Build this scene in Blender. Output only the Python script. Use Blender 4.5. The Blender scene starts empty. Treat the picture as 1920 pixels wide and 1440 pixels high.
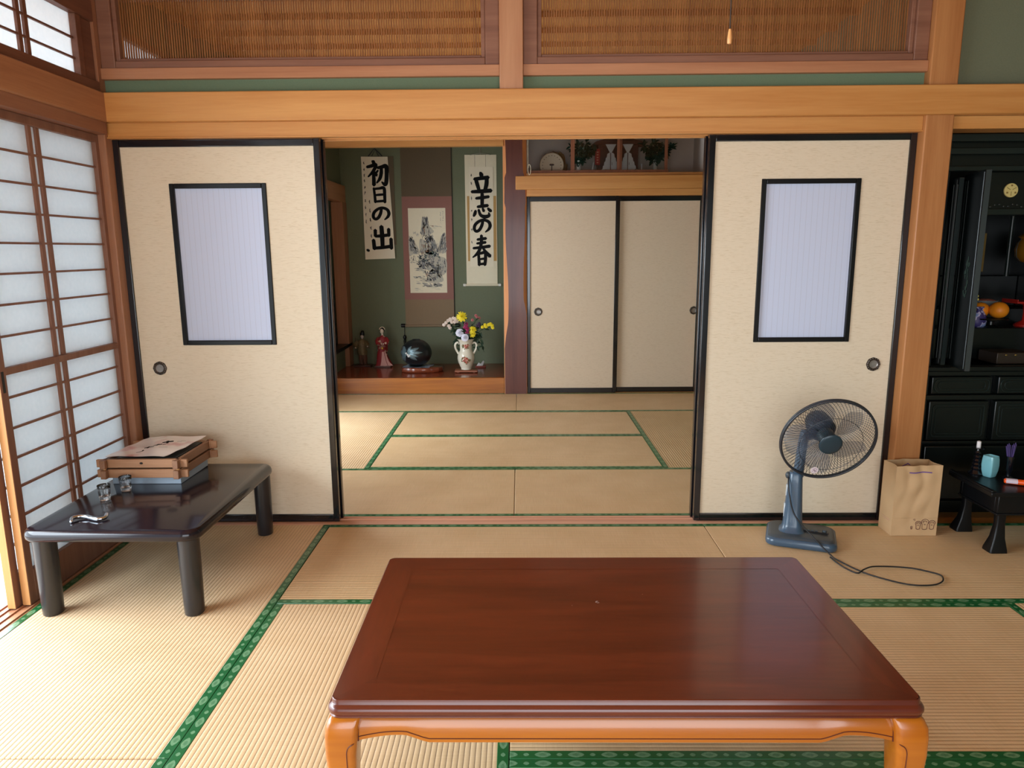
import bpy, bmesh, math, random
from mathutils import Vector, Matrix, Euler
PI = math.pi
sc = bpy.context.scene
COL = sc.collection
rnd = random.Random(11)

# ------------------------------------------------------------------ helpers
def S(r, g, b):
    def f(c):
        c /= 255.0
        return c / 12.92 if c <= 0.04045 else ((c + 0.055) / 1.055) ** 2.4
    return (f(r), f(g), f(b), 1.0)

class MB:
    """collects geometry for ONE mesh object"""
    def __init__(s):
        s.v = []; s.f = []; s.mi = []; s.cur = 0; s.M = None
    def add(s, vs, fs):
        o = len(s.v)
        for p in vs:
            p = Vector(p)
            s.v.append(s.M @ p if s.M is not None else p)
        for f in fs:
            s.f.append([o + i for i in f]); s.mi.append(s.cur)
    def box(s, x0, x1, y0, y1, z0, z1):
        s.add([(x0,y0,z0),(x1,y0,z0),(x1,y1,z0),(x0,y1,z0),(x0,y0,z1),(x1,y0,z1),(x1,y1,z1),(x0,y1,z1)],
              [(0,3,2,1),(4,5,6,7),(0,1,5,4),(1,2,6,5),(2,3,7,6),(3,0,4,7)])
    def loft(s, rings, cap=True, closed=True):
        n = len(rings[0]); vs = [p for r in rings for p in r]; fs = []
        for i in range(len(rings) - 1):
            for j in range(n if closed else n - 1):
                k = (j + 1) % n
                fs.append((i*n+j, i*n+k, (i+1)*n+k, (i+1)*n+j))
        if cap:
            fs.append(tuple(range(n))[::-1]); fs.append(tuple((len(rings)-1)*n + j for j in range(n)))
        s.add(vs, fs)
    def prism(s, poly, a, b, plane='xy'):
        """poly of 2d points extruded from a to b along the third axis"""
        def m(p, t):
            return {'xy': (p[0], p[1], t), 'xz': (p[0], t, p[1]), 'yz': (t, p[0], p[1])}[plane]
        s.loft([[m(p, a) for p in poly], [m(p, b) for p in poly]])
    def lathe(s, prof, n=24, c=(0, 0, 0), cap=True, sx=1, sy=1):
        rings = []
        for r, z in prof:
            rings.append([(c[0] + sx*r*math.cos(2*PI*j/n), c[1] + sy*r*math.sin(2*PI*j/n), c[2] + z) for j in range(n)])
        s.loft(rings, cap)
    def sphere(s, c, r, nu=16, nv=10):
        rx, ry, rz = (r, r, r) if not hasattr(r, '__len__') else r
        rings = []
        for i in range(1, nv):
            t = PI*i/nv - PI/2
            rings.append([(c[0]+rx*math.cos(t)*math.cos(2*PI*j/nu), c[1]+ry*math.cos(t)*math.sin(2*PI*j/nu), c[2]+rz*math.sin(t)) for j in range(nu)])
        s.loft(rings, True)
    def tube(s, path, r, n=8, closed=False, flat=1.0):
        P = [Vector(p) for p in path]; m = len(P); rings = []
        up = None
        for i in range(m):
            if closed: d = P[(i+1) % m] - P[i-1]
            else: d = P[min(i+1, m-1)] - P[max(i-1, 0)]
            if d.length < 1e-9: d = Vector((0, 0, 1))
            d.normalize()
            if up is None:
                a = Vector((0, 0, 1)) if abs(d.z) < 0.9 else Vector((1, 0, 0))
                up = (a - d*a.dot(d)).normalized()
            else:
                up = up - d*up.dot(d)
                up = up.normalized() if up.length > 1e-6 else d.orthogonal().normalized()
            w = d.cross(up)
            rr = r[i] if hasattr(r, '__len__') else r
            rings.append([P[i] + up*rr*flat*math.cos(2*PI*j/n) + w*rr*math.sin(2*PI*j/n) for j in range(n)])
        if closed: s.loft(rings + [rings[0]], False)
        else: s.loft(rings, True)
    def build(s, name, mats, parent=None, bevel=0, seg=2, smooth=None, angle=35, subsurf=0):
        me = bpy.data.meshes.new(name)
        me.from_pydata([tuple(v) for v in s.v], [], s.f)
        if not isinstance(mats, (list, tuple)): mats = [mats]
        for m in mats: me.materials.append(m)
        for p, i in zip(me.polygons, s.mi): p.material_index = min(i, len(mats) - 1)
        bm = bmesh.new(); bm.from_mesh(me)
        bmesh.ops.recalc_face_normals(bm, faces=bm.faces)
        bm.to_mesh(me); bm.free()
        if smooth is None: smooth = True
        if smooth:
            for p in me.polygons: p.use_smooth = True
            me.set_sharp_from_angle(angle=math.radians(angle))
        o = bpy.data.objects.new(name, me); COL.objects.link(o)
        if parent is not None: o.parent = parent
        if bevel:
            b = o.modifiers.new('edge', 'BEVEL'); b.width = bevel; b.segments = seg
            b.limit_method = 'ANGLE'; b.angle_limit = math.radians(40)
        if subsurf:
            b = o.modifiers.new('smooth', 'SUBSURF'); b.levels = subsurf; b.render_levels = subsurf
        return o

def tag(o, label, cat, group=None, kind=None):
    if label: o['label'] = label
    if cat: o['category'] = cat
    if group: o['group'] = group
    if kind: o['kind'] = kind
    return o
def thing(name, label, cat, loc=(0, 0, 0), rotz=0, group=None, kind=None):
    o = bpy.data.objects.new(name, None); COL.objects.link(o)
    o.empty_display_size = 0.05
    o.location = loc; o.rotation_euler = (0, 0, rotz)
    return tag(o, label, cat, group, kind)
def struct(name, mb, mat, label, cat, bevel=0.002, **k):
    return tag(mb.build(name, mat, bevel=bevel, **k), label, cat, kind='structure')
def sbox(name, b, mat, label, cat, bevel=0.002):
    m = MB(); m.box(*b); return struct(name, m, mat, label, cat, bevel)
def copy_thing(root, label, loc, rotz=None):
    r = root.copy(); COL.objects.link(r); r.location = loc
    if rotz is not None: r.rotation_euler = (0, 0, rotz)
    r['label'] = label
    for ch in list(root.children):
        c = ch.copy(); COL.objects.link(c); c.parent = r
        for g in list(ch.children):
            d = g.copy(); COL.objects.link(d); d.parent = c
    return r
def spline(pts, k=6, closed=False):
    """Catmull-Rom through pts"""
    P = [Vector(p) for p in pts]; n = len(P); out = []
    for i in range(n if closed else n - 1):
        if closed: a, b, c, d = P[i-1], P[i], P[(i+1) % n], P[(i+2) % n]
        else: a, b, c, d = P[max(i-1, 0)], P[i], P[i+1], P[min(i+2, n-1)]
        for j in range(k):
            t = j / k
            out.append(0.5*((2*b) + (c-a)*t + (2*a-5*b+4*c-d)*t*t + (3*b-a-3*c+d)*t**3))
    if not closed: out.append(P[-1])
    return out

# ------------------------------------------------------------------ materials
def newmat(name):
    m = bpy.data.materials.new(name); m.use_nodes = True
    nt = m.node_tree; b = nt.nodes['Principled BSDF']
    return m, nt, b
def L(nt, a, ao, b, bi): nt.links.new(a.outputs[ao], b.inputs[bi])
def plain(name, col, rough=0.5, metal=0.0, coat=0.0, spec=None, noise=0.0, nscale=20, bump=0.0, alpha=1.0, trans=0.0, ior=None):
    m, nt, b = newmat(name)
    b.inputs['Base Color'].default_value = col; b.inputs['Roughness'].default_value = rough
    b.inputs['Metallic'].default_value = metal; b.inputs['Coat Weight'].default_value = coat
    b.inputs['Coat Roughness'].default_value = 0.08
    if spec is not None: b.inputs['Specular IOR Level'].default_value = spec
    if alpha < 1: b.inputs['Alpha'].default_value = alpha
    if trans: b.inputs['Transmission Weight'].default_value = trans
    if ior: b.inputs['IOR'].default_value = ior
    tc = nt.nodes.new('ShaderNodeTexCoord'); n = nt.nodes.new('ShaderNodeTexNoise')
    n.inputs['Scale'].default_value = nscale; n.inputs['Detail'].default_value = 4
    L(nt, tc, 'Object', n, 'Vector')
    mr = nt.nodes.new('ShaderNodeMapRange'); mr.inputs['To Min'].default_value = 1 - noise; mr.inputs['To Max'].default_value = 1 + noise
    L(nt, n, 'Fac', mr, 'Value')
    hs = nt.nodes.new('ShaderNodeHueSaturation'); hs.inputs['Color'].default_value = col
    L(nt, mr, 'Result', hs, 'Value'); L(nt, hs, 'Color', b, 'Base Color')
    if bump:
        bp = nt.nodes.new('ShaderNodeBump'); bp.inputs['Strength'].default_value = bump; bp.inputs['Distance'].default_value = 0.002
        L(nt, n, 'Fac', bp, 'Height'); L(nt, bp, 'Normal', b, 'Normal')
    return m
def wood(name, c1, c2, axis='X', scale=14, rough=0.45, coat=0.0, stretch=0.05, bump=0.08, rings=0.5, spec=None):
    m, nt, b = newmat(name)
    tc = nt.nodes.new('ShaderNodeTexCoord'); mp = nt.nodes.new('ShaderNodeMapping')
    sv = {'X': (stretch, 1, 1), 'Y': (1, stretch, 1), 'Z': (1, 1, stretch)}[axis]
    mp.inputs['Scale'].default_value = sv
    L(nt, tc, 'Object', mp, 'Vector')
    n1 = nt.nodes.new('ShaderNodeTexNoise'); n1.inputs['Scale'].default_value = scale; n1.inputs['Detail'].default_value = 6; n1.inputs['Distortion'].default_value = rings
    n2 = nt.nodes.new('ShaderNodeTexNoise'); n2.inputs['Scale'].default_value = scale*9; n2.inputs['Detail'].default_value = 3
    L(nt, mp, 'Vector', n1, 'Vector'); L(nt, mp, 'Vector', n2, 'Vector')
    ad = nt.nodes.new('ShaderNodeMath'); ad.operation = 'MULTIPLY_ADD'; ad.inputs[1].default_value = 0.35
    L(nt, n2, 'Fac', ad, 0); L(nt, n1, 'Fac', ad, 2)
    rp = nt.nodes.new('ShaderNodeValToRGB'); rp.color_ramp.elements[0].position = 0.45; rp.color_ramp.elements[1].position = 0.9
    rp.color_ramp.elements[0].color = c1; rp.color_ramp.elements[1].color = c2
    L(nt, ad, 'Value', rp, 'Fac'); L(nt, rp, 'Color', b, 'Base Color')
    b.inputs['Roughness'].default_value = rough; b.inputs['Coat Weight'].default_value = coat; b.inputs['Coat Roughness'].default_value = 0.12
    if spec is not None: b.inputs['Specular IOR Level'].default_value = spec
    bp = nt.nodes.new('ShaderNodeBump'); bp.inputs['Strength'].default_value = bump; bp.inputs['Distance'].default_value = 0.001
    L(nt, n2, 'Fac', bp, 'Height'); L(nt, bp, 'Normal', b, 'Normal')
    return m
def math_node(nt, op, a=None, b=None, va=None, vb=None):
    n = nt.nodes.new('ShaderNodeMath'); n.operation = op
    if a is not None: nt.links.new(a, n.inputs[0])
    elif va is not None: n.inputs[0].default_value = va
    if b is not None: nt.links.new(b, n.inputs[1])
    elif vb is not None: n.inputs[1].default_value = vb
    return n.outputs[0]
def tatami_mat_material():
    m, nt, b = newmat('woven_rush')
    tc = nt.nodes.new('ShaderNodeTexCoord'); sp = nt.nodes.new('ShaderNodeSeparateXYZ')
    L(nt, tc, 'Object', sp, 'Vector')
    ph = math_node(nt, 'MULTIPLY', sp.outputs['Y'], vb=PI/0.0145)
    sn = math_node(nt, 'ABSOLUTE', math_node(nt, 'SINE', ph))
    hgt = math_node(nt, 'POWER', sn, vb=0.45)
    n1 = nt.nodes.new('ShaderNodeTexNoise'); n1.inputs['Scale'].default_value = 5; n1.inputs['Detail'].default_value = 5
    L(nt, tc, 'Object', n1, 'Vector')
    mp = nt.nodes.new('ShaderNodeMapping'); mp.inputs['Scale'].default_value = (420, 9, 1)
    L(nt, tc, 'Object', mp, 'Vector')
    n2 = nt.nodes.new('ShaderNodeTexNoise'); n2.inputs['Scale'].default_value = 1.0; n2.inputs['Detail'].default_value = 2
    L(nt, mp, 'Vector', n2, 'Vector')
    mx = math_node(nt, 'ADD', math_node(nt, 'MULTIPLY', n1.outputs['Fac'], vb=0.55), math_node(nt, 'MULTIPLY', n2.outputs['Fac'], vb=0.45))
    rp = nt.nodes.new('ShaderNodeValToRGB')
    rp.color_ramp.elements[0].position = 0.3; rp.color_ramp.elements[0].color = S(208, 173, 126)
    rp.color_ramp.elements[1].position = 0.7; rp.color_ramp.elements[1].color = S(227, 195, 152)
    nt.links.new(mx, rp.inputs['Fac'])
    g = nt.nodes.new('ShaderNodeMix'); g.data_type = 'RGBA'
    gr = nt.nodes.new('ShaderNodeMapRange'); gr.inputs['From Min'].default_value = 0.15; gr.inputs['From Max'].default_value = 0.62
    nt.links.new(hgt, gr.inputs['Value']); nt.links.new(gr.outputs['Result'], g.inputs['Factor'])
    g.inputs['A'].default_value = S(152, 117, 74); nt.links.new(rp.outputs['Color'], g.inputs['B'])
    nt.links.new(g.outputs['Result'], b.inputs['Base Color'])
    b.inputs['Roughness'].default_value = 0.5; b.inputs['Specular IOR Level'].default_value = 0.7; b.inputs['Anisotropic'].default_value = 0.85
    cx = nt.nodes.new('ShaderNodeCombineXYZ'); cx.inputs['X'].default_value = 1.0
    vt = nt.nodes.new('ShaderNodeVectorTransform'); vt.vector_type = 'VECTOR'; vt.convert_from = 'OBJECT'; vt.convert_to = 'WORLD'
    L(nt, cx, 'Vector', vt, 'Vector'); L(nt, vt, 'Vector', b, 'Tangent')
    h2 = math_node(nt, 'ADD', hgt, math_node(nt, 'MULTIPLY', n2.outputs['Fac'], vb=0.25))
    bp = nt.nodes.new('ShaderNodeBump'); bp.inputs['Strength'].default_value = 0.75; bp.inputs['Distance'].default_value = 0.0022
    nt.links.new(h2, bp.inputs['Height']); L(nt, bp, 'Normal', b, 'Normal')
    return m
def heri_material():
    m, nt, b = newmat('brocade_edging')
    tc = nt.nodes.new('ShaderNodeTexCoord'); sp = nt.nodes.new('ShaderNodeSeparateXYZ')
    L(nt, tc, 'Object', sp, 'Vector')
    # diamond motifs repeated along the strip
    sg = nt.nodes.new('ShaderNodeSeparateXYZ'); L(nt, tc, 'Generated', sg, 'Vector')
    v = math_node(nt, 'SUBTRACT', sg.outputs['Y'], vb=0.5)
    def blob(shift, hl, hv):
        fx = math_node(nt, 'SUBTRACT', math_node(nt, 'FRACT', math_node(nt, 'ADD', math_node(nt, 'MULTIPLY', sp.outputs['X'], vb=1/0.085), vb=shift)), vb=0.5)
        e = math_node(nt, 'ADD', math_node(nt, 'POWER', math_node(nt, 'ABSOLUTE', math_node(nt, 'MULTIPLY', fx, vb=0.085/hl)), vb=1.5), math_node(nt, 'POWER', math_node(nt, 'ABSOLUTE', math_node(nt, 'MULTIPLY', v, vb=1/hv)), vb=1.5))
        return math_node(nt, 'LESS_THAN', e, vb=1.0)
    fac = math_node(nt, 'MAXIMUM', math_node(nt, 'SUBTRACT', blob(0.0, 0.021, 0.36), math_node(nt, 'MULTIPLY', blob(0.0, 0.010, 0.17), vb=0.45)), blob(0.5, 0.0075, 0.2))
    n = nt.nodes.new('ShaderNodeTexNoise'); n.inputs['Scale'].default_value = 160
    L(nt, tc, 'Object', n, 'Vector')
    fac2 = math_node(nt, 'MULTIPLY', fac, math_node(nt, 'ADD', n.outputs['Fac'], vb=0.2))
    mx = nt.nodes.new('ShaderNodeMix'); mx.data_type = 'RGBA'
    nt.links.new(fac2, mx.inputs['Factor'])
    mx.inputs['A'].default_value = S(19, 92, 46); mx.inputs['B'].default_value = S(118, 158, 118)
    nt.links.new(mx.outputs['Result'], b.inputs['Base Color'])
    b.inputs['Roughness'].default_value = 0.34; b.inputs['Specular IOR Level'].default_value = 0.7
    return m
def cloth_material(name, col, fleck, rough=0.8):
    """woven fusuma cloth with fine horizontal slubs"""
    m, nt, b = newmat(name)
    tc = nt.nodes.new('ShaderNodeTexCoord'); mp = nt.nodes.new('ShaderNodeMapping'); mp.inputs['Scale'].default_value = (22, 22, 330)
    L(nt, tc, 'Object', mp, 'Vector')
    n = nt.nodes.new('ShaderNodeTexNoise'); n.inputs['Scale'].default_value = 1.6; n.inputs['Detail'].default_value = 6
    L(nt, mp, 'Vector', n, 'Vector')
    rp = nt.nodes.new('ShaderNodeValToRGB'); rp.color_ramp.elements[0].position = 0.30; rp.color_ramp.elements[0].color = fleck
    rp.color_ramp.elements[1].position = 0.46; rp.color_ramp.elements[1].color = col
    L(nt, n, 'Fac', rp, 'Fac'); L(nt, rp, 'Color', b, 'Base Color')
    b.inputs['Roughness'].default_value = rough; b.inputs['Specular IOR Level'].default_value = 0.2
    return m
def shoji_paper():
    m, nt, b = newmat('shoji_paper'); nt.nodes.remove(b)
    out = nt.nodes['Material Output']
    tc = nt.nodes.new('ShaderNodeTexCoord'); n = nt.nodes.new('ShaderNodeTexNoise'); n.inputs['Scale'].default_value = 60; n.inputs['Detail'].default_value = 5
    L(nt, tc, 'Object', n, 'Vector')
    rp = nt.nodes.new('ShaderNodeValToRGB'); rp.color_ramp.elements[0].color = (0.80, 0.84, 0.86, 1); rp.color_ramp.elements[1].color = (0.9, 0.92, 0.93, 1)
    L(nt, n, 'Fac', rp, 'Fac')
    d = nt.nodes.new('ShaderNodeBsdfDiffuse'); t = nt.nodes.new('ShaderNodeBsdfTranslucent'); mx = nt.nodes.new('ShaderNodeMixShader')
    L(nt, rp, 'Color', d, 'Color'); L(nt, rp, 'Color', t, 'Color'); mx.inputs['Fac'].default_value = 0.5
    L(nt, d, 'BSDF', mx, 1); L(nt, t, 'BSDF', mx, 2); L(nt, mx, 'Shader', out, 'Surface')
    return m
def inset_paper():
    m, nt, b = newmat('lattice_shadow_paper')
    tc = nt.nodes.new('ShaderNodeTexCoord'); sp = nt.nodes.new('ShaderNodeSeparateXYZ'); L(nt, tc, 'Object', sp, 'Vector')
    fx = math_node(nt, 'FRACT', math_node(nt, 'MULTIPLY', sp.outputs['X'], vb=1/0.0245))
    ln = math_node(nt, 'LESS_THAN', fx, vb=0.09)  # shadow lines of a lattice behind, painted into the paper colour
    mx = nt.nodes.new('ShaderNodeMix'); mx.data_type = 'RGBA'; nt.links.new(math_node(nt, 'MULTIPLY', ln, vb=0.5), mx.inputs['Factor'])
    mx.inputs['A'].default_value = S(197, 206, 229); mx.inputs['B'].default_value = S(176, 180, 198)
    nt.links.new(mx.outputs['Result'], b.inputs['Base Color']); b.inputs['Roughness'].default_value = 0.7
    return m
def glass_pane():
    m, nt, b = newmat('pane_glass'); nt.nodes.remove(b); out = nt.nodes['Material Output']
    t = nt.nodes.new('ShaderNodeBsdfTransparent'); g = nt.nodes.new('ShaderNodeBsdfGlossy'); g.inputs['Roughness'].default_value = 0.02
    t.inputs['Color'].default_value = (0.93, 0.95, 0.95, 1)
    fr = nt.nodes.new('ShaderNodeFresnel'); fr.inputs['IOR'].default_value = 1.45
    mx = nt.nodes.new('ShaderNodeMixShader'); L(nt, fr, 'Fac', mx, 'Fac'); L(nt, t, 'BSDF', mx, 1); L(nt, g, 'BSDF', mx, 2); L(nt, mx, 'Shader', out, 'Surface')
    return m
def plaster(name, col):
    return plain(name, col, rough=0.95, spec=0.1, noise=0.09, nscale=160, bump=0.35)

HX = wood('hinoki_x', S(212, 155, 90), S(192, 129, 66), 'X', 16, 0.42)
HY = wood('hinoki_y', S(182, 130, 92), S(156, 104, 72), 'Y', 16, 0.42)
HZ = wood('hinoki_z', S(192, 134, 82), S(169, 109, 61), 'Z', 16, 0.42)
SHJ = wood('shoji_wood', S(140, 98, 78), S(118, 78, 60), 'Z', 20, 0.5)
PILR = wood('corner_post_wood', S(170, 120, 88), S(148, 98, 70), 'Z', 16, 0.45)
RAILW = wood('rail_wood', S(190, 136, 98), S(168, 112, 78), 'X', 18, 0.45)
MIDW = wood('mid_post_wood', S(196, 146, 108), S(176, 122, 86), 'Z', 12, 0.45, rings=1.5)
SHJE = wood('shoji_edge_wood', S(214, 160, 100), S(196, 138, 80), 'Z', 20, 0.5)
RNF = wood('ranma_frame_wood', S(146, 102, 80), S(122, 80, 62), 'X', 18, 0.5)
REED = wood('reed', S(158, 102, 54), S(118, 70, 34), 'Z', 30, 0.5)
CEIL = wood('ceiling_board', S(206, 150, 84), S(186, 124, 62), 'X', 9, 0.55)
TOKOTOP = wood('toko_floor_wood', S(146, 68, 40), S(112, 48, 28), 'X', 12, 0.2, coat=0.2, spec=0.4)
TOKOFR = wood('toko_front_wood', S(184, 112, 44), S(140, 78, 28), 'X', 10, 0.3, coat=0.3, rings=1.5)
POLE = wood('post_heartwood', S(104, 56, 46), S(78, 38, 32), 'Z', 18, 0.35, coat=0.2)
SAP = wood('post_sapwood', S(216, 150, 96), S(190, 120, 72), 'Z', 18, 0.4)
TTOP = wood('table_top_wood', S(104, 42, 22), S(78, 28, 15), 'X', 10, 0.28, coat=0.45, stretch=0.12, rings=1.2)
TTOPY = wood('table_top_wood_cross', S(106, 44, 24), S(80, 30, 16), 'Y', 10, 0.28, coat=0.45, stretch=0.12, rings=1.2)
TLEG = wood('table_leg_wood', S(182, 108, 22), S(154, 82, 13), 'X', 9, 0.25, coat=0.5)
TGROOVE = plain('table_groove', S(84, 34, 18), 0.5)
WALLG = plaster('green_sand_wall', S(112, 117, 95))
WALLGREY = plaster('grey_niche_wall', S(212, 202, 192))
TAT = tatami_mat_material()
HERI = heri_material()
CLOTH = cloth_material('fusuma_cloth', S(222, 207, 182), S(204, 186, 156))
CLOTH2 = cloth_material('oshiire_cloth', S(222, 203, 178), S(206, 184, 156))
LACQ = plain('black_lacquer', S(12, 14, 20), 0.16, coat=0.5)
LACQM = plain('black_lacquer_satin', S(13, 14, 16), 0.34, spec=0.3)
ALTAR = plain('altar_lacquer', S(9, 15, 15), 0.3, coat=0.05)
ALTARL = plain('altar_rib', S(24, 34, 32), 0.32)
BTABLE = plain('dark_table_lacquer', S(26, 20, 27), 0.15, coat=0.15, spec=0.35)
BTLEG = plain('dark_table_leg', S(30, 31, 36), 0.28, coat=0.2)
PAPER = shoji_paper()
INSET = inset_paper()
PANE = glass_pane()
GLASS = plain('clear_glass', (1, 1, 1, 1), 0.02, trans=1.0, ior=1.45)
BRONZE = plain('bronze_ring', S(62, 52, 44), 0.4, metal=0.6)
DISH = plain('pewter_dish', S(150, 145, 140), 0.35, metal=0.6, noise=0.3, nscale=90)
DARK = plain('dark_gap', S(24, 20, 18), 0.8)
WHITE = plain('white_ceramic', S(232, 228, 218), 0.18, coat=0.3)
PWHITE = plain('white_paper', S(232, 230, 232), 0.8)
INK = plain('sumi_ink', S(9, 9, 10), 0.75, spec=0.2)
ENG = wood('engawa_floor', S(226, 214, 200), S(206, 192, 176), 'Y', 8, 0.4)
WASHI = plain('calligraphy_paper', S(234, 222, 198), 0.85, noise=0.05, nscale=8)
DKGREEN = plain('leaf_dark', S(30, 66, 50), 0.5, noise=0.3, nscale=60)
STEEL = plain('chrome', S(200, 204, 210), 0.15, metal=1.0)
FANB = plain('fan_blue_grey', S(62, 84, 104), 0.3, coat=0.2)
FANT = plain('fan_dark_top', S(62, 70, 76), 0.4)
FANM = plain('fan_motor', S(34, 42, 54), 0.4)
FANH = plain('fan_hub', S(36, 56, 66), 0.35)
FANW = plain('fan_wire', S(40, 44, 50), 0.35)
BLADE = plain('fan_blade', S(92, 104, 124), 0.2, alpha=0.24)
KRAFT = plain('kraft_paper', S(198, 164, 122), 0.75, noise=0.04, nscale=14, bump=0.3)
RED = plain('red_lacquer', S(168, 34, 24), 0.3)

# ------------------------------------------------------------------ camera
CAM = (0.0331, -3.2931, 1.27); yaw, pitch, roll, FPX = 0.01195, 0.1852, -0.007, 1340.0
fw = Vector((-math.sin(yaw)*math.cos(pitch), math.cos(yaw)*math.cos(pitch), -math.sin(pitch)))
r0 = Vector((math.cos(yaw), math.sin(yaw), 0)); u0 = r0.cross(fw)
rt = math.cos(roll)*r0 + math.sin(roll)*u0; up = -math.sin(roll)*r0 + math.cos(roll)*u0
cd = bpy.data.cameras.new('camera'); cam = bpy.data.objects.new('camera', cd); COL.objects.link(cam)
cam.matrix_world = Matrix(((rt.x, up.x, -fw.x, CAM[0]), (rt.y, up.y, -fw.y, CAM[1]), (rt.z, up.z, -fw.z, CAM[2]), (0, 0, 0, 1)))
cd.sensor_width = 36.0; cd.lens = FPX/1920*36.0; cd.clip_start = 0.02
sc.camera = cam
# ------------------------------------------------------------------ setting: shell
CZ = 2.45
sbox('floor', (-1.86, 2.9, -5.2, 4.1, -0.12, -0.032), HX, 'plank subfloor hidden under the tatami mats', 'floor', 0)
sbox('floor_engawa', (-3.05, -1.862, -4.6, 4.4, -0.12, -0.012), ENG, 'pale veranda floor glimpsed past the paper sliding doors', 'floor', 0)
sbox('ceiling', (-1.9, 2.9, -4.4, 0.0, CZ, CZ+0.05), CEIL, 'wooden ceiling of the near tatami room', 'ceiling', 0)
# back room ceiling: boards with battens
m = MB(); m.box(-1.9, 1.9, 0.0, 4.2, CZ, CZ+0.05)
for k in range(14):
    y = 0.06 + 0.27*k
    m.box(-1.75, 1.75, y-0.014, y+0.014, CZ-0.028, CZ)
struct('ceiling_back', m, CEIL, 'battened board ceiling of the back room seen through the transom', 'ceiling', 0)
sbox('ceiling_engawa', (-3.1, -1.80, -4.6, 4.4, 2.32, 2.37), CEIL, 'veranda ceiling outside the paper doors', 'ceiling', 0)
sbox('trim_29', (-2.76, -2.70, -4.6, 4.4, 1.98, 2.37), HY, 'unseen veranda lintel added to shade the upper window paper', 'lintel', 0)  # out-of-view beam added to block daylight reaching the upper window
# walls
m = MB(); m.box(-1.9, -1.4, -4.5, -4.4, -0.1, 2.5); m.box(1.8, 2.9, -4.5, -4.4, -0.1, 2.5); m.box(-1.4, 1.8, -4.5, -4.4, 1.82, 2.5)
struct('wall_rear', m, WALLG, 'green wall behind the viewer with a wide garden opening', 'wall', 0)
sbox('wall_right', (2.72, 2.82, -4.4, 0.1, -0.1, 2.5), WALLG, 'green wall on the right side of the near room', 'wall', 0)
sbox('wall_right_back', (1.745, 1.86, 0.0, 4.0, -0.1, 2.5), WALLG, 'green wall on the right side of the back room', 'wall', 0)
sbox('wall_above_altar', (1.861, 2.72, -0.07, 0.0, 1.80, 2.5), WALLG, 'green wall above the lintel over the dark altar', 'wall', 0)
sbox('wall_strip', (-1.735, 1.742, -0.075, -0.03, 1.90, 2.0), plaster('green_strip_wall', S(112, 130, 104)), 'narrow green plaster strip between lintel and transom', 'wall', 0)
sbox('wall_transom', (-1.735, 1.742, -0.085, -0.015, 2.34, 2.5), WALLG, 'green wall above the reed transoms', 'wall', 0)
m = MB(); m.box(1.862, 2.72, 0.75, 0.8, -0.1, 2.5); m.box(2.72, 2.8, 0.0, 0.8, -0.1, 2.5); m.box(1.861, 2.72, 0.0, 0.75, 1.78, 1.82)
struct('wall_altar_recess', m, LACQM, 'dark recess lining around the household altar', 'wall', 0)
# left wall above the paper doors, and its continuation
m = MB(); m.box(-1.80, -1.74, -4.4, -0.12, 2.29, 2.5); m.box(-1.80, -1.74, 0.0, 4.0, 1.82, 1.95); m.box(-1.80, -1.74, 0.0, 4.0, 2.25, 2.5); m.box(-1.80, -1.74, 2.95, 4.0, 1.95, 2.25)
struct('wall_left', m, WALLG, 'green wall band above the left upper window', 'wall', 0)
# tokonoma
m = MB(); m.box(-1.72, -0.11, 3.86, 3.92, 0.0, 2.5)
struct('wall_alcove', m, WALLG, 'dark green back wall of the alcove behind the scrolls', 'wall', 0)
m = MB(); m.box(-1.76, -1.70, 3.05, 3.86, 0.0, 0.335); m.box(-1.76, -1.70, 3.05, 3.86, 1.89, 2.5); m.box(-0.115, -0.10, 3.12, 3.86, 0, 2.5)
m.box(-2.2, -2.15, 3.0, 3.95, 0.0, 2.5); m.box(-2.2, -1.76, 3.87, 3.95, 0.0, 2.5); m.box(-2.2, -1.76, 2.95, 3.05, 0.0, 2.5); m.box(-2.2, -1.765, 3.0, 3.95, 1.95, 2.0)
struct('wall_alcove_side', m, WALLG, 'green side wall of the alcove with its open study recess', 'wall', 0)
sbox('wall_alcove_head', (-1.75, -0.1, 3.02, 3.08, 2.2, 2.5), WALLG, 'green wall over the alcove lintel', 'wall', 0)
m = MB(); m.box(-1.70, -0.11, 3.055, 3.86, 0.10, 0.143)
struct('floor_alcove', m, TOKOTOP, 'glossy dark red wooden alcove floor', 'floor', 0.002)
sbox('trim_1', (-1.745, -0.11, 3.03, 3.055, -0.03, 0.1432), TOKOFR, 'orange grained front board of the raised alcove', 'trim', 0.004)
sbox('trim_2', (-1.745, -0.10, 3.0, 3.07, 2.136, 2.206), HX, 'brown lintel across the top of the alcove', 'trim', 0.003)
sbox('trim_3', (-1.77, -1.655, 3.70, 3.86, 0.143, 1.735), PILR, 'reddish brown corner post at the left rear of the alcove', 'post', 0.004)
sbox('trim_4', (-1.745, -1.66, 3.05, 3.86, 1.735, 1.892), HY, 'short wooden lintel over the alcove side opening', 'trim', 0.003)
sbox('trim_5', (-2.14, -1.655, 3.06, 3.83, 0.338, 0.372), LACQM, 'black ledge of the study recess beside the alcove', 'ledge', 0.003)
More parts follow.
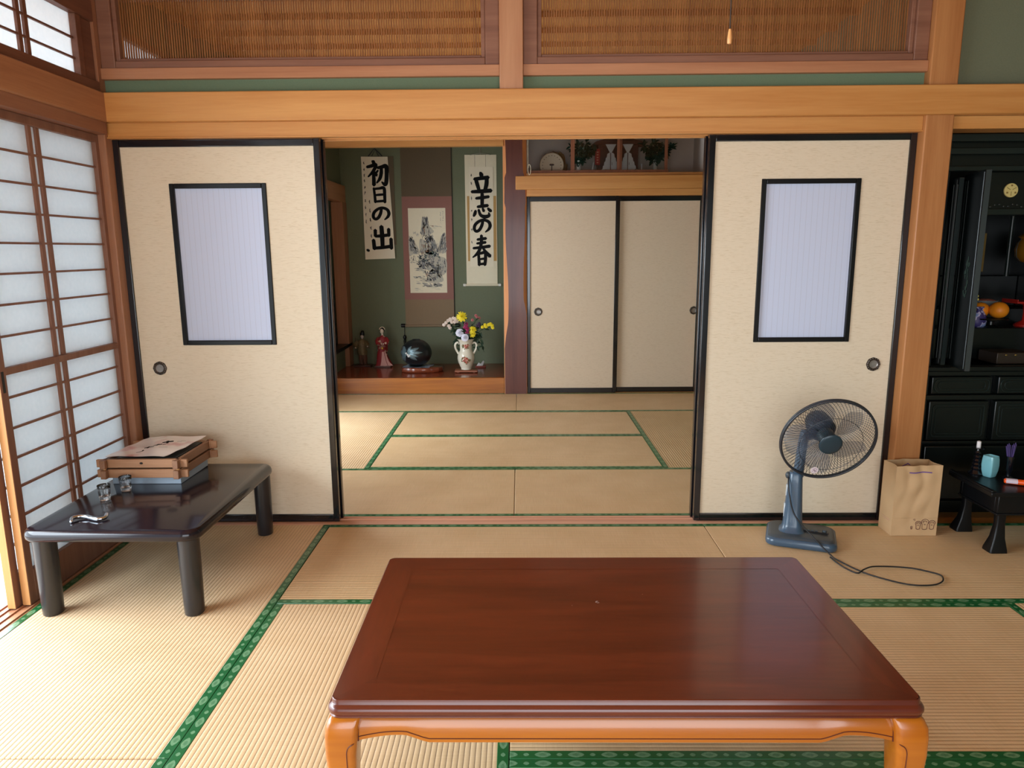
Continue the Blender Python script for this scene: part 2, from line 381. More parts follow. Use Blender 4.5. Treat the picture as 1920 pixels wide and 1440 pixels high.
# niche above the closet
m = MB(); m.box(0.09, 1.75, 3.55, 3.62, 1.85, 2.5); m.box(0.08, 0.10, 3.1, 3.55, 1.88, 2.5); m.box(1.63, 1.75, 3.02, 3.55, 1.88, 2.5)
struct('wall_niche', m, WALLGREY, 'grey plaster back of the high niche over the closet', 'wall', 0)
sbox('wall_niche_head', (0.08, 1.75, 3.02, 3.08, 2.28, 2.5), WALLGREY, 'plaster band above the high niche', 'wall', 0)
sbox('trim_6', (0.09, 1.75, 3.02, 3.55, 1.80, 1.912), HX, 'wooden shelf floor of the high niche', 'shelf', 0.002)
m = MB(); m.box(0.0, 1.75, 2.965, 3.02, 1.774, 1.884)
struct('trim_7', m, HX, 'projecting wooden lintel under the high niche with its end past the dark post', 'trim', 0.004)
sbox('trim_8', (0.095, 1.75, 2.99, 3.06, 1.72, 1.774), HX, 'grooved head rail above the closet doors', 'trim', 0.002)
sbox('trim_28', (0.095, 1.745, 3.031, 3.09, -0.03, 0.003), HX, 'closet door sill', 'sill', 0)
sbox('wall_closet', (0.09, 1.75, 3.5, 3.56, -0.03, 1.8), DARK, 'dark inside of the closet', 'wall', 0)
sbox('trim_9', (1.622, 1.745, 2.98, 3.10, 0.0, 2.5), HZ, 'pale post at the right end of the closet', 'post', 0.004)
# tokobashira: dark heartwood face with wavy pale sapwood at both edges
m = MB(); rings = []
def cham(z, s):
    w_ = 0.5 + 0.5*math.sin(z*4.1 + s*1.7) * math.sin(z*1.9 + 0.6 + s)
    e = 0.010 + 0.028*w_
    if s < 0: e *= min(1, max(0, (z - 0.42)/0.22)); e += 0.004
    else: e *= min(1, max(0, (z - 0.72)/0.12)); e += 0.004
    if 1.66 < z < 1.9: e *= 0.5
    return e
N = 60
for i in range(N+1):
    z = 2.5*i/N; a, b = cham(z, -1), cham(z, 1)
    x0, x1, y0, y1 = -0.108, 0.094, 3.0, 3.14
    rings.append([(x0+a, y0, z), (x1-b, y0, z), (x1, y0+b*0.9, z), (x1, y1, z), (x0, y1, z), (x0, y0+a*0.9, z)])
for i in range(N):
    for j in range(6):
        k = (j+1) % 6; m.cur = 1 if j in (1, 5) else 0
        m.add([rings[i][j], rings[i][k], rings[i+1][k], rings[i+1][j]], [(0, 1, 2, 3)])
o = m.build('trim_10', [POLE, SAP], smooth=False)
tag(o, 'dark brown alcove post with wavy pale sapwood edges', 'post', kind='structure')
# partition between the rooms
sbox('trim_11', (-1.84, -1.735, -0.12, 0.0, -0.03, 2.5), PILR, 'brown corner post between paper doors and left cloth door', 'post', 0.004)
sbox('trim_12', (1.742, 1.861, -0.12, 0.0, -0.03, 2.5), HZ, 'pale wooden post between right cloth door and dark altar', 'post', 0.005)
sbox('trim_13', (-0.048, 0.051, -0.125, 0.0, 1.90, 2.5), MIDW, 'short upright post between the two reed transoms', 'post', 0.004)
sbox('trim_14', (-1.735, 1.742, -0.10, 0.03, 1.757, 1.818), HX, 'head rail of the cloth sliding doors', 'trim', 0.002)
m = MB(); m.box(-1.735, 1.742, -0.104, -0.066, 1.752, 1.757); m.box(-0.83, 0.852, -0.033, -0.028, 1.752, 1.757); m.box(-1.735, 1.742, 0.01, 0.03, 1.752, 1.757)
struct('trim_15', m, HX, 'thin track lips under the cloth door head rail', 'trim', 0)
sbox('trim_16', (-1.72, 2.72, -0.143, -0.10, 1.814, 1.932), HX, 'long pale horizontal beam across the partition', 'beam', 0.004)
sbox('trim_17', (1.861, 2.72, -0.10, 0.02, 1.762, 1.814), HX, 'wooden head rail over the dark altar', 'trim', 0.002)
for n_, (x0, x1, d) in enumerate([(-1.735, -0.048, 'left'), (0.051, 1.742, 'right')]):
    sbox('trim_%d' % (18+n_), (x0, x1, -0.10, -0.02, 1.992, 2.037), RAILW, 'thin rail under the %s reed transom' % d, 'rail', 0.002)
# sill between rooms with grooves
m = MB(); m.box(-1.745, 1.745, -0.104, 0.0, -0.03, -0.004)
for a, b in ((-0.104, -0.072), (-0.030, -0.022), (0.018-0.018, 0.0)):
    if b > a: m.box(-1.745, 1.745, a, b, -0.004, 0.001)
m.box(-1.745, 1.745, -0.036, -0.030, -0.004, 0.001); m.box(-1.745, 1.745, -0.006, 0.0, -0.004, 0.001)
struct('trim_20', m, wood('sill_wood', S(226, 176, 146), S(200, 146, 118), 'X', 16, 0.4), 'grooved wooden door sill between the two tatami rooms', 'sill', 0)
# left side: lintels, rail
sbox('trim_21', (-1.80, -1.707, -4.4, -0.10, 1.814, 1.932), HY, 'brown beam above the paper sliding doors', 'beam', 0.004)
sbox('trim_22', (-1.86, -1.722, -4.4, -0.12, 1.765, 1.815), wood('head_rail_wood', S(156, 108, 82), S(132, 86, 64), 'Y', 16, 0.45), 'head rail of the paper sliding doors', 'trim', 0.002)
m = MB(); m.box(-1.87, -1.745, -4.4, -0.12, -0.03, -0.004)
for x in (-1.862, -1.833, -1.798, -1.7635): m.box(x, x+0.006, -4.4, -0.12, -0.004, 0.001)
struct('trim_23', m, wood('track_wood', S(190, 136, 100), S(164, 108, 78), 'Y', 16, 0.45), 'grooved floor track of the paper sliding doors', 'sill', 0)
sbox('trim_24', (-1.87, -1.745, 0.0, 3.05, -0.03, 0.001), HY, 'floor track along the left of the back room', 'sill', 0)
sbox('trim_25', (-1.86, -1.74, 0.0, 3.05, 1.765, 1.83), HY, 'left head rail of the back room', 'trim', 0)
sbox('trim_26', (-1.86, -1.74, 3.0, 3.05, 0.0, 2.5), HZ, 'slim post left of the alcove mouth', 'post', 0.003)
# upper window on the left (transom shoji)
RNS = wood('upper_window_wood', S(128, 84, 64), S(104, 64, 48), 'Y', 18, 0.5)
wn = thing('window_1', 'small papered window with thin bars above the left beam', 'window', (-1.75, -0.16, 1.935), kind='structure')
m = MB(); m.box(-0.03, 0.018, -3.4, 0.04, 0.0, 0.042); m.box(-0.03, 0.018, -3.4, 0.04, 0.278, 0.36)
m.box(-0.03, 0.012, -0.078, -0.042, 0.042, 0.278); m.box(-0.03, 0.004, -0.042, 0.04, 0.042, 0.278); m.box(-0.03, 0.012, -1.62, -1.58, 0.042, 0.278); m.box(-0.03, 0.012, -3.4, -3.36, 0.042, 0.278)
m.build('window_frame', RNS, wn, bevel=0.002)
m = MB()
for y0, y1 in ((-1.58, -0.078), (-3.36, -1.62)):
    for z in (0.108, 0.186): m.box(-0.014, -0.004, y0, y1, z-0.004, z+0.004)
    yc = [(-0.412, -0.392), (-0.372, -0.352), (-0.88, -0.86), (-0.92, -0.90), (-1.3, -1.28)] if y0 > -1.6 else [(-2.3, -2.28)]
    for a, b in yc: m.box(-0.014, -0.003, a, b, 0.042, 0.278)
m.build('lattice', RNS, wn, bevel=0.001)
m = MB()
for y0, y1 in ((-1.58, -0.078), (-3.36, -1.62)): m.box(-0.016, -0.0145, y0, y1, 0.04, 0.28)
m.build('window_paper', PAPER, wn)

wn = thing('window_4', 'small papered upper window on the left of the back room, glimpsed through the reeds', 'window', (-1.75, 2.95, 1.95), kind='structure')
m = MB(); m.box(-0.03, 0.012, -2.95, 0.0, 0.0, 0.03); m.box(-0.03, 0.012, -2.95, 0.0, 0.27, 0.30)
for y in (-2.95, -1.49, -0.03): m.box(-0.03, 0.010, y, y+0.03, 0.03, 0.27)
m.build('window_frame', RNS, wn)
m = MB()
for z in (0.11, 0.19): m.box(-0.014, -0.004, -2.92, -0.03, z-0.004, z+0.004)
m.build('lattice', RNS, wn)
m = MB(); m.box(-0.016, -0.0145, -2.95, 0.0, 0.0, 0.30); m.build('window_paper', PAPER, wn)

# ------------------------------------------------------------------ tatami mats
ML, MW = 1.753, 0.770
def tatami_mat(label, x0, x1, y0, y1, along):
    Lx, Wd = (x1-x0, y1-y0) if along == 'x' else (y1-y0, x1-x0)
    t = thing('tatami_mat', label, 'tatami mat', ((x0+x1)/2, (y0+y1)/2, -0.03), 0 if along == 'x' else PI/2, group=None)
    m = MB(); g = 0.0012
    m.box(-Lx/2+g, Lx/2-g, -Wd/2+g, Wd/2-g, 0.0, 0.03)
    m.build('rush_face', TAT, t, bevel=0.003)
    for s in (-1, 1):
        m = MB(); a, b = sorted((s*(Wd/2-0.0008), s*(Wd/2-0.031)))
        m.box(-Lx/2+g, Lx/2-g, a, b, 0.0005, 0.0312)
        m.build('green_edging', HERI, t, bevel=0.0015)
    return t
X0, X1, X2, X3 = -1.745, -0.868, 0.8865, 1.7865
YF = (-0.105, -0.872, -1.686, -2.47, -3.25)
tatami_mat('pale tatami mat under the black side table', X0, X1, YF[2], YF[0], 'y')
tatami_mat('tatami mat at bottom left corner, below the seam of the black table mat', X0, X1, -3.25, YF[2], 'y')
tatami_mat('tatami mat of the near room running along the door sill', X1, X2, YF[1], YF[0], 'x')
tatami_mat('tatami mat under the electric fan and paper bag', X2, 2.66, YF[1], YF[0], 'x')
tatami_mat('tatami mat under left half of the red table, ridges running to the camera', X1, 0.0, YF[3], YF[1], 'y')
tatami_mat('tatami mat right of the red table with the fan cord above its edge', 0.0, X3, YF[2], YF[1], 'x')
tatami_mat('tatami mat under the near edge of the red table', 0.0, X3, YF[3], YF[2], 'x')
tatami_mat('tatami mat at the far right edge in front of the altar desk', X3, 2.66, YF[3], YF[1], 'y')
YB = (0.0, 0.777, 1.537, 2.291, 3.03)
XB = (-1.745, -0.868, 0.8765, 1.745)
tatami_mat('back room mat just past the sill, left of the centre seam', -1.745, 0.0, YB[0], YB[1], 'x')
tatami_mat('back room mat just past the sill, right of the centre seam', 0.0, 1.745, YB[0], YB[1], 'x')
tatami_mat('back room mat with ridges pointing away, beside the left wall', XB[0], XB[1], YB[1], YB[3], 'y')
tatami_mat('back room mat with ridges pointing away, beside the right wall', XB[2], XB[3], YB[1], YB[3], 'y')
tatami_mat('back room middle mat nearer to the sill', XB[1], XB[2], YB[1], YB[2], 'x')
tatami_mat('back room middle mat nearer to the alcove', XB[1], XB[2], YB[2], YB[3], 'x')
tatami_mat('back room mat along the foot of the alcove step', -1.745, 0.0, YB[3], YB[4], 'x')
tatami_mat('back room mat along the foot of the closet doors', 0.0, 1.745, YB[3], YB[4], 'x')

# ------------------------------------------------------------------ sliding doors
def pull(parent, x, z, y, r):
    m = MB(); n = 64; rings = []
    for rr, yy in ((0.60, -0.001), (0.66, -0.006), (0.80, -0.007), (0.97, -0.0045), (1.0, 0.0)):
        rings.append([(x+r*rr*(1+0.022*rr*math.cos(8*2*PI*j/n))*math.cos(2*PI*j/n), y+yy, z+r*rr*(1+0.022*rr*math.cos(8*2*PI*j/n))*math.sin(2*PI*j/n)) for j in range(n)])
    m.loft(rings, False)
    p = m.build('finger_pull', BRONZE, parent)
    m = MB()
    m.cur = 0; rings = []
    for rr, yy in ((0.64, -0.004), (0.55, -0.0015), (0.3, -0.0008), (0.02, -0.0008)):
        rings.append([(x+r*rr*math.cos(2*PI*j/32), y+yy, z+r*rr*math.sin(2*PI*j/32)) for j in range(32)])
    m.loft(rings, False); m.build('pull_dish', DISH, p)
    m = MB()
    for k in range(16):
        a = 2*PI*(k+0.5)/16
        m.sphere((x+r*0.85*math.cos(a), y-0.006, z+r*0.85*math.sin(a)), (r*0.06, 0.001, r*0.06), 6, 4)
    m.build('pull_inlay', DISH, p)
def fusuma(name, label, x0, x1, y0, y1, z0, z1, st=0.028, rail=0.033, win=None, hand=None, cloth=None, hr=0.031):
    """origin at the door's lower left corner"""
    t = thing(name, label, 'sliding door', (x0, y0, z0), kind='structure')
    W, H, T = x1-x0, z1-z0, y1-y0
    m = MB(); m.box(0, st, 0, T, 0, H); m.box(W-st, W, 0, T, 0, H); m.box(st, W-st, 0.002, T-0.002, 0, rail*1.05); m.box(st, W-st, 0.002, T-0.002, H-rail, H)
    m.build('door_frame', LACQ, t, bevel=0.003, seg=3)
    m = MB()
    yf, yb = 0.009, T-0.009
    if win:
        a, b, c, d = win[0]-x0, win[1]-x0, win[2]-z0, win[3]-z0
        for q in ((st-0.002, a, rail-0.002, H-rail+0.002), (b, W-st+0.002, rail-0.002, H-rail+0.002), (a, b, rail-0.002, c), (a, b, d, H-rail+0.002)):
            m.box(q[0], q[1], yf, yb, q[2], q[3])
    else:
        m.box(st-0.002, W-st+0.002, yf, yb, rail-0.002, H-rail+0.002)
    m.build('cloth_panel', cloth or CLOTH, t)
    if win:
        f = 0.021
        m = MB()
        m.box(a, a+f, yf-0.006, yb+0.004, c, d); m.box(b-f, b, yf-0.006, yb+0.004, c, d); m.box(a+f, b-f, yf-0.006, yb+0.004, c, c+f); m.box(a+f, b-f, yf-0.006, yb+0.004, d-f, d)
        wf = m.build('inset_frame', LACQM, t, bevel=0.003)
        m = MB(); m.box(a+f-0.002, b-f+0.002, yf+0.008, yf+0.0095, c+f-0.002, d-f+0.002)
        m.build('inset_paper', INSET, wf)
    if hand: pull(t, hand[0]-x0, hand[1]-z0, yf, hr)
    return t
fusuma('door_1', 'left beige cloth sliding door with white inset window, front track', -1.737, -0.833, -0.068, -0.036, 0.002, 1.754, win=(-1.508, -1.079, 0.852, 1.567), hand=(-1.627, 0.746))
fusuma('door_2', 'right beige cloth sliding door with white inset window, front track', 0.852, 1.742, -0.068, -0.036, 0.002, 1.757, win=(1.089, 1.520, 0.852, 1.567), hand=(1.64, 0.748))
fusuma('door_3', 'sliding door stacked behind the left beige cloth door, only its edge showing', -1.735, -0.826, -0.026, 0.004, 0.002, 1.754)
fusuma('door_4', 'sliding door stacked behind the right beige cloth door, only its edge showing', 0.846, 1.742, -0.026, 0.004, 0.002, 1.754)
fusuma('door_5', 'left closet door beside the dark alcove post', 0.098, 0.885, 3.02, 3.05, 0.004, 1.72, st=0.026, rail=0.042, hand=(0.193, 0.733), cloth=CLOTH2, hr=0.036)
fusuma('door_6', 'right closet door with its round pull beside the open cloth door', 0.868, 1.62, 3.05, 3.08, 0.004, 1.72, st=0.032, rail=0.042, hand=(1.569, 0.735), cloth=CLOTH2, hr=0.036)

# ------------------------------------------------------------------ shoji doors on the left
def shoji(name, label, y0, y1, x, edge):
    """paper door in the plane x (inner face), from y0 (near) to y1 (far)"""
    t = thing(name, label, 'paper sliding door', (x, y1, 0.002), kind='structure')
    W = y1-y0; H = 1.762; T = -0.03
    m = MB()
    m.box(T, 0, -0.034, 0, 0, H)                       # far stile
    m.cur = 0; m.box(T, 0, -W, -W+0.034, 0, H)          # near stile
    m.box(T, 0, -W+0.034, -0.034, 0.0, 0.125); m.box(T, 0, -W+0.034, -0.034, H-0.031, H); m.box(T, 0, -W+0.034, -0.034, 0.849, 0.874)
    f = m.build('door_frame', SHJ, t, bevel=0.0015)
    m = MB(); m.box(T+0.0012, -0.0012, -W-0.0015, -W+0.0005, 0.001, H-0.001); m.build('daylit_stile_edge', SHJE, t)  # end face in a paler wood, standing in for outdoor light on it
    m = MB()
    for z in (1.628, 1.519, 1.412, 1.305, 1.198, 1.091, 0.982, 0.766, 0.655, 0.547, 0.44, 0.332, 0.225):
        m.box(-0.0192, -0.010, -W+0.034, -0.034, z-0.004, z+0.004)
    yc = -W/2 - 0.03
    for c in (yc-0.0225, yc+0.0225): m.box(-0.0192, -0.009, c-0.009, c+0.009, 0.125, H-0.031)
    m.build('lattice', SHJ, t)
    m = MB(); m.box(-0.0205, -0.0195, -W+0.03, -0.03, 0.12, H-0.028)
    m.build('door_paper', PAPER, t)
    if edge:
        m = MB(); m.box(-0.004, 0.0008, -W+0.010, -W+0.022, 0.79, 0.865); m.build('finger_slot', LACQM, t)
    return t
shoji('door_7', 'front paper lattice door beside the corner post', -0.884, -0.108, -1.765, True)
shoji('door_8', 'second paper door, only its pale edge showing behind the front one', -0.912, -0.125, -1.801, True)
shoji('door_9', 'paper lattice door of the back room near the sill', 0.02, 0.80, -1.765, False)
shoji('door_10', 'paper lattice door of the back room near the alcove', 2.2, 2.98, -1.765, False)

# ------------------------------------------------------------------ reed transoms
def ranma(name, label, x0, x1):
    t = thing(name, label, 'transom', (x0, -0.09, 2.037), kind='structure')
    W = x1-x0; H = 0.32; a, b = 0.078, 0.043
    m = MB()
    # frame with a chamfered inner lip
    def bar(p, q, r_, s_): m.box(p, q, 0.0, 0.07, r_, s_)
    bar(0, a-0.018, 0, H); bar(W-a+0.018, W, 0, H); bar(a-0.018, W-a+0.018, 0, b-0.012); bar(a-0.018, W-a+0.018, H-b+0.012, H)
    m.build('transom_frame', RNF, t, bevel=0.004, seg=3)
    m = MB()
    m.box(a-0.018, a, 0.012, 0.06, b-0.012, H-b+0.012); m.box(W-a, W-a+0.018, 0.012, 0.06, b-0.012, H-b+0.012); m.box(a, W-a, 0.012, 0.06, b-0.012, b); m.box(a, W-a, 0.012, 0.06, H-b, H-b+0.012)
    m.build('inner_moulding', RNF, t, bevel=0.003)
    m = MB(); n = int(round((W-2*a)/0.0105)); rr = random.Random(5)
    for k in range(1, n):
        x = a + (W-2*a)*k/n; h = 0.0024 + rr.random()*0.0006
        m.box(x-h, x+h, 0.026, 0.032, b, H-b)
    m.build('reed_slats', REED, t)
    return t
ranma('window_2', 'left reed slat transom above the beam, left of the short post', -1.735, -0.048)
ranma('window_3', 'right reed slat transom above the beam, behind the light pull', 0.051, 1.742)
# ------------------------------------------------------------------ red low table
def rrect(x0, x1, y0, y1, r, n=6):
    pts = []
    for cx, cy, a0 in ((x1-r, y1-r, 0), (x0+r, y1-r, 90), (x0+r, y0+r, 180), (x1-r, y0+r, 270)):
        for k in range(n+1):
            a = math.radians(a0 + 90*k/n); pts.append((cx + r*math.cos(a), cy + r*math.sin(a)))
    return pts
t = thing('low_table', 'large glossy red-brown low table with an orange apron and legs', 'low table', (0.2425, -1.648, 0.0012))
hx, hy, zt = 0.5975, 0.340, 0.3738
# moulded edge: stacked outline rings, the top field set into a mitred border
m = MB(); rings = []
def ring(off, z, c=0.016, n=3):
    r = max(0.004, c)
    return [(x, y, z) for x, y in rrect(-hx-off, hx+off, -hy-off, hy+off, 0.016+off, 6)]
prof = [(-0.004, zt-0.0385), (0.002, zt-0.0395), (0.006, zt-0.038), (0.0075, zt-0.0355), (0.006, zt-0.033), (0.0055, zt-0.0325), (0.0085, zt-0.030), (0.0105, zt-0.0255), (0.0100, zt-0.020), (0.0070, zt-0.0150), (0.0025, zt-0.0118), (0.0015, zt-0.0108), (0.0015, zt-0.0022), (0.0008, zt-0.0007), (-0.0008, zt)]
rings = [ring(o, z) for o, z in prof]
m.loft(rings, False)
edge = m.build('tabletop', TTOP, t, angle=50)
m = MB(); bw = 0.078
iz = zt
q = [(-hx+0.001, -hy+0.001), (hx-0.001, -hy+0.001), (hx-0.001, hy-0.001), (-hx+0.001, hy-0.001)]
qi = [(-hx+bw, -hy+bw), (hx-bw, -hy+bw), (hx-bw, hy-bw), (-hx+bw, hy-bw)]
def strip(i, j, mat):
    m.cur = mat; c = 0.015; A, B = Vector(q[i]), Vector(q[j]); d = (B-A).normalized(); n_ = Vector((-d.y, d.x))
    out = [A + d*c*0.293 + n_*c*0.293, A + d*c, B - d*c, B - d*c*0.293 + n_*c*0.293, Vector(qi[j]), Vector(qi[i])]
    m.add([(p[0], p[1], iz) for p in out], [(0, 1, 2, 3, 4, 5)])
    m.add([(p[0], p[1], iz-0.01) for p in out], [(0, 1, 2, 3, 4, 5)])
strip(0, 1, 0); strip(2, 3, 0); strip(1, 2, 1); strip(3, 0, 1)
m.build('border_boards', [TTOP, TTOPY], edge, smooth=False)
m = MB(); m.add([(p[0], p[1], iz-0.0004) for p in qi], [(0, 1, 2, 3)]); m.add([(p[0], p[1], iz-0.012) for p in qi], [(0, 3, 2, 1)])
m.build('centre_board', TTOP, edge, smooth=False)
m = MB(); m.box(-hx+0.01, hx-0.01, -hy+0.01, hy-0.01, zt-0.036, zt-0.012); m.build('core', TTOP, edge)
m = MB(); rr = random.Random(40)
for k in range(7): m.sphere((-0.012+0.012*(rr.random()-.5), 0.068+0.009*(rr.random()-.5), iz), (0.0016+0.0012*rr.random(), 0.0012, 0.0003), 6, 4)
SCF = plain('scuff', S(176, 150, 140), 0.6); m.build('scuff_stain', SCF, edge)
for dx, dy in ((0.11, 0.11), (-0.08, 0.05)):
    m = MB(); m.sphere((dx, dy, iz), (0.001, 0.0016, 0.0003), 6, 4); m.build('scuff_speck', SCF, edge)

# aprons with scooped ends and a bead line
def apron(length, flip):
    zt_, z0, z1 = zt-0.0365, zt-0.098, zt-0.082
    Lh = length/2
    low = []
    for k in range(97):
        x = -Lh + length*k/96; d = Lh - abs(x)
        # near the leg the edge rises, then steps down to the straight middle
        s = 0.004 + 0.013*math.sin(min(1, d/0.085)*PI*0.5) if d < 0.085 else (0.017 if d < 0.10 else max(0.0, 0.017*(1-(d-0.10)/0.045)))
        low.append((x, z0 + max(0, s)))
    return low, zt_
for nm, length, loc, rz in (('front', 2*hx-0.098, (0, -hy+0.006, 0), 0), ('back', 2*hx-0.098, (0, hy-0.006, 0), PI), ('left', 2*hy-0.098, (-hx+0.006, 0, 0), -PI/2), ('right', 2*hy-0.098, (hx-0.006, 0, 0), PI/2)):
    low, za = apron(length, 0)
    m = MB(); m.M = Matrix.Translation(loc) @ Matrix.Rotation(rz, 4, 'Z')
    rings = []
    for x, z in low:
        h_ = za-z
        rings.append([(x, 0.026, z), (x, 0.026, za)] + [(x, yy, z+h_*q) for q, yy in ((1.0, 0.024), (0.95, 0.018), (0.88, 0.0115), (0.80, 0.0065), (0.70, 0.0025), (0.60, -0.0005), (0.48, -0.003), (0.34, -0.0045), (0.20, -0.005), (0.0, -0.005))])
    m.loft(rings)
    a = m.build('apron', TLEG, t, angle=60)
    m = MB(); m.M = Matrix.Translation(loc) @ Matrix.Rotation(rz, 4, 'Z')
    m.tube([(x, -0.0052, z+0.0085) for x, z in low], 0.0011, 5); m.build('bead_line', TGROOVE, a)
for sx in (-1, 1):
    for sy in (-1, 1):
        m = MB(); rings = []
        for z, o, wd in ((zt-0.037, 0.000, 0.064), (zt-0.044, 0.008, 0.066), (zt-0.058, 0.014, 0.068), (zt-0.08, 0.016, 0.068), (zt-0.12, 0.016, 0.064), (0.18, 0.012, 0.056), (0.10, 0.008, 0.050), (0.03, 0.010, 0.052), (0.006, 0.012, 0.055), (0.0, 0.010, 0.053)):
            ox, oy = sx*(hx+o), sy*(hy+o); ix, iy = ox - sx*wd, oy - sy*wd
            x0, x1 = sorted((ox, ix)); y0, y1 = sorted((oy, iy))
            rings.append([(x, y, z) for x, y in rrect(x0, x1, y0, y1, 0.012, 4)])
        m.loft(rings)
        lg = m.build('leg', TLEG, t, angle=60)
        if sy < 0:
            m = MB(); xi = sx*(hx+0.016-0.060); yf = -(hy+0.0162)
            m.tube(spline([(sx*(hx-0.0505), yf+0.016, zt-0.090), (sx*(hx-0.044), yf+0.001, zt-0.091), (sx*(hx-0.036), yf-0.0002, zt-0.096), (sx*(hx-0.031), yf-0.0002, zt-0.106), (sx*(hx-0.030), yf+0.0002, zt-0.125), (sx*(hx-0.031), yf+0.002, zt-0.2)], 5), 0.0011, 5); m.build('bead_line', TGROOVE, lg)
        m = MB(); xj = sx*(hx-0.0515); yj = -(hy-0.003) if sy < 0 else hy-0.003
        m.box(xj-0.0014, xj+0.0014, yj-0.004, yj+0.004, zt-0.094, zt-0.038); m.build('joint_line', TGROOVE, lg)

# ------------------------------------------------------------------ black side table
BX, BY = -1.393, -0.588
t = thing('low_table', 'black lacquered low table with round legs by the paper doors', 'low table', (BX, BY, 0.0012))
bhx, bhy = 0.308, 0.403
m = MB(); rings = []
for o, z in ((-0.012, 0.288), (-0.004, 0.289), (0.0, 0.292), (0.003, 0.300), (0.003, 0.310), (0.0, 0.319), (-0.006, 0.326), (-0.014, 0.3288)):
    rings.append([(x, y, z) for x, y in rrect(-bhx-o, bhx+o, -bhy-o, bhy+o, 0.055+o, 8)])
m.loft(rings); m.build('tabletop', BTABLE, t, angle=60)
for sx in (-1, 1):
    for sy in (-1, 1):
        m = MB(); cx, cy = sx*(bhx-0.053), sy*(bhy-0.055) + (0.0 if sy < 0 else 0.03)
        m.lathe([(0.033, 0.0), (0.035, 0.003), (0.0365, 0.05), (0.0385, 0.20), (0.039, 0.29)], 32, (cx, cy, 0), sx=0.95)
        m.build('leg', BTLEG, t, angle=60)
# ------------------------------------------------------------------ wooden crate on it
CR0 = (-1.375, -0.355)  # right front corner region of the crate in plan
t = thing('wooden_tray', 'interlocked wooden slat tray with corner lugs on the black table', 'tray', (-1.510, -0.362, 0.330))
cw, cdp = 0.156, 0.150
m = MB()
m.box(-cw+0.012, cw-0.016, -0.118, 0.14, 0.0, 0.034); m.build('base', plain('tray_base_grey', S(150, 164, 178), 0.4), t, bevel=0.002)
m = MB(); m.box(-cw+0.01, cw-0.01, -0.13, 0.135, 0.034, 0.052); m.build('tray_bed', plain('tray_bed_dark', S(28, 34, 32), 0.6), t)
CRW = wood('tray_wood_x', S(182, 136, 98), S(156, 110, 76), 'X', 22, 0.5); CRWY = wood('tray_wood_y', S(152, 110, 80), S(128, 88, 62), 'Y', 22, 0.5)
for tier, z in enumerate((0.036, 0.0785)):
    for yy in (-cdp+0.008, cdp-0.008):
        m = MB(); m.box(-cw-0.004, cw+0.004, yy-0.008, yy+0.008, z, z+0.036)
        # lug ends: tapered blocks
        for s in (-1, 1):
            a = [(s*(cw+0.004), yy-0.008), (s*(cw+0.030), yy-0.006), (s*(cw+0.030), yy+0.006), (s*(cw+0.004), yy+0.008)]
            m.prism(a if s > 0 else a[::-1], z+0.002, z+0.034)
        m.build('side_slat', CRW, t, bevel=0.002)
    for xx in (-cw+0.008, cw-0.008):
        m = MB(); m.box(xx-0.008, xx+0.008, -cdp-0.002, cdp+0.002, z+0.002, z+0.036)
        for s in (-1, 1):
            a = [(xx-0.008, s*(cdp+0.002)), (xx-0.013, s*(cdp+0.010)), (xx-0.011, s*(cdp+0.024)), (xx+0.011, s*(cdp+0.024)), (xx+0.013, s*(cdp+0.010)), (xx+0.008, s*(cdp+0.002))]
            m.prism(a if s < 0 else a[::-1], z+0.001, z+0.036)
        m.build('end_slat', CRWY, t, bevel=0.002)
m = MB(); m.sphere((0.0, -cdp-0.0012, 0.0985), (0.007, 0.0025, 0.0045), 10, 6); m.build('knot_mark', DARK, t)
for sx in (-1, 1):
    m = MB(); m.lathe([(0.006, 0.0), (0.006, 0.012)], 10, (sx*(cw-0.006), -cdp-0.004, 0.068)); m.build('corner_peg', SHJE, t)
# stack of dark sheets and the wrapped picture paper lying in the tray
t = thing('picture_album', 'dark flat album lying inside the wooden tray under the pink paper', 'album', (-1.512, -0.358, 0.383))
m = MB(); m.box(-0.118, 0.128, -0.120, 0.128, 0, 0.058); m.build('cover', plain('album_black', S(24, 28, 28), 0.4), t, bevel=0.002)
t = thing('wrapped_paper', 'pinkish printed paper with black brush writing, laid over the wooden tray', 'paper', (-1.512, -0.358, 0.4525))
m = MB(); G = 14; TL, TR, BR, BL = Vector((-0.115, 0.150, 0.004)), Vector((0.140, 0.148, 0.004)), Vector((0.098, -0.158, 0.0)), Vector((-0.142, -0.158, 0.0))
def ppt(u, v, lift=0):
    a = TL.lerp(TR, u); b_ = BL.lerp(BR, u); p = b_.lerp(a, v)
    p.z += 0.0022*math.sin(u*9+v*5) + 0.0016*math.sin(v*17+u*3) + 0.003*(1-abs(2*u-1)) + 0.004 + lift
    return p
for lay in (0, 1):
    vs = [ppt(i/G, j/G, -0.0012*lay) for j in range(G+1) for i in range(G+1)]
    m.add(vs, [(j*(G+1)+i, j*(G+1)+i+1, (j+1)*(G+1)+i+1, (j+1)*(G+1)+i) for j in range(G) for i in range(G)])
pk, nt, b = newmat('pink_printed_paper')
tc = nt.nodes.new('ShaderNodeTexCoord'); n = nt.nodes.new('ShaderNodeTexNoise'); n.inputs['Scale'].default_value = 7; n.inputs['Detail'].default_value = 3
L(nt, tc, 'Object', n, 'Vector'); rp = nt.nodes.new('ShaderNodeValToRGB'); rp.color_ramp.elements[0].position = 0.36; rp.color_ramp.elements[0].color = S(216, 170, 172); rp.color_ramp.elements[1].position = 0.48; rp.color_ramp.elements[1].color = S(246, 240, 238)
L(nt, n, 'Fac', rp, 'Fac'); L(nt, rp, 'Color', b, 'Base Color'); b.inputs['Roughness'].default_value = 0.3; b.inputs['Coat Weight'].default_value = 0.4
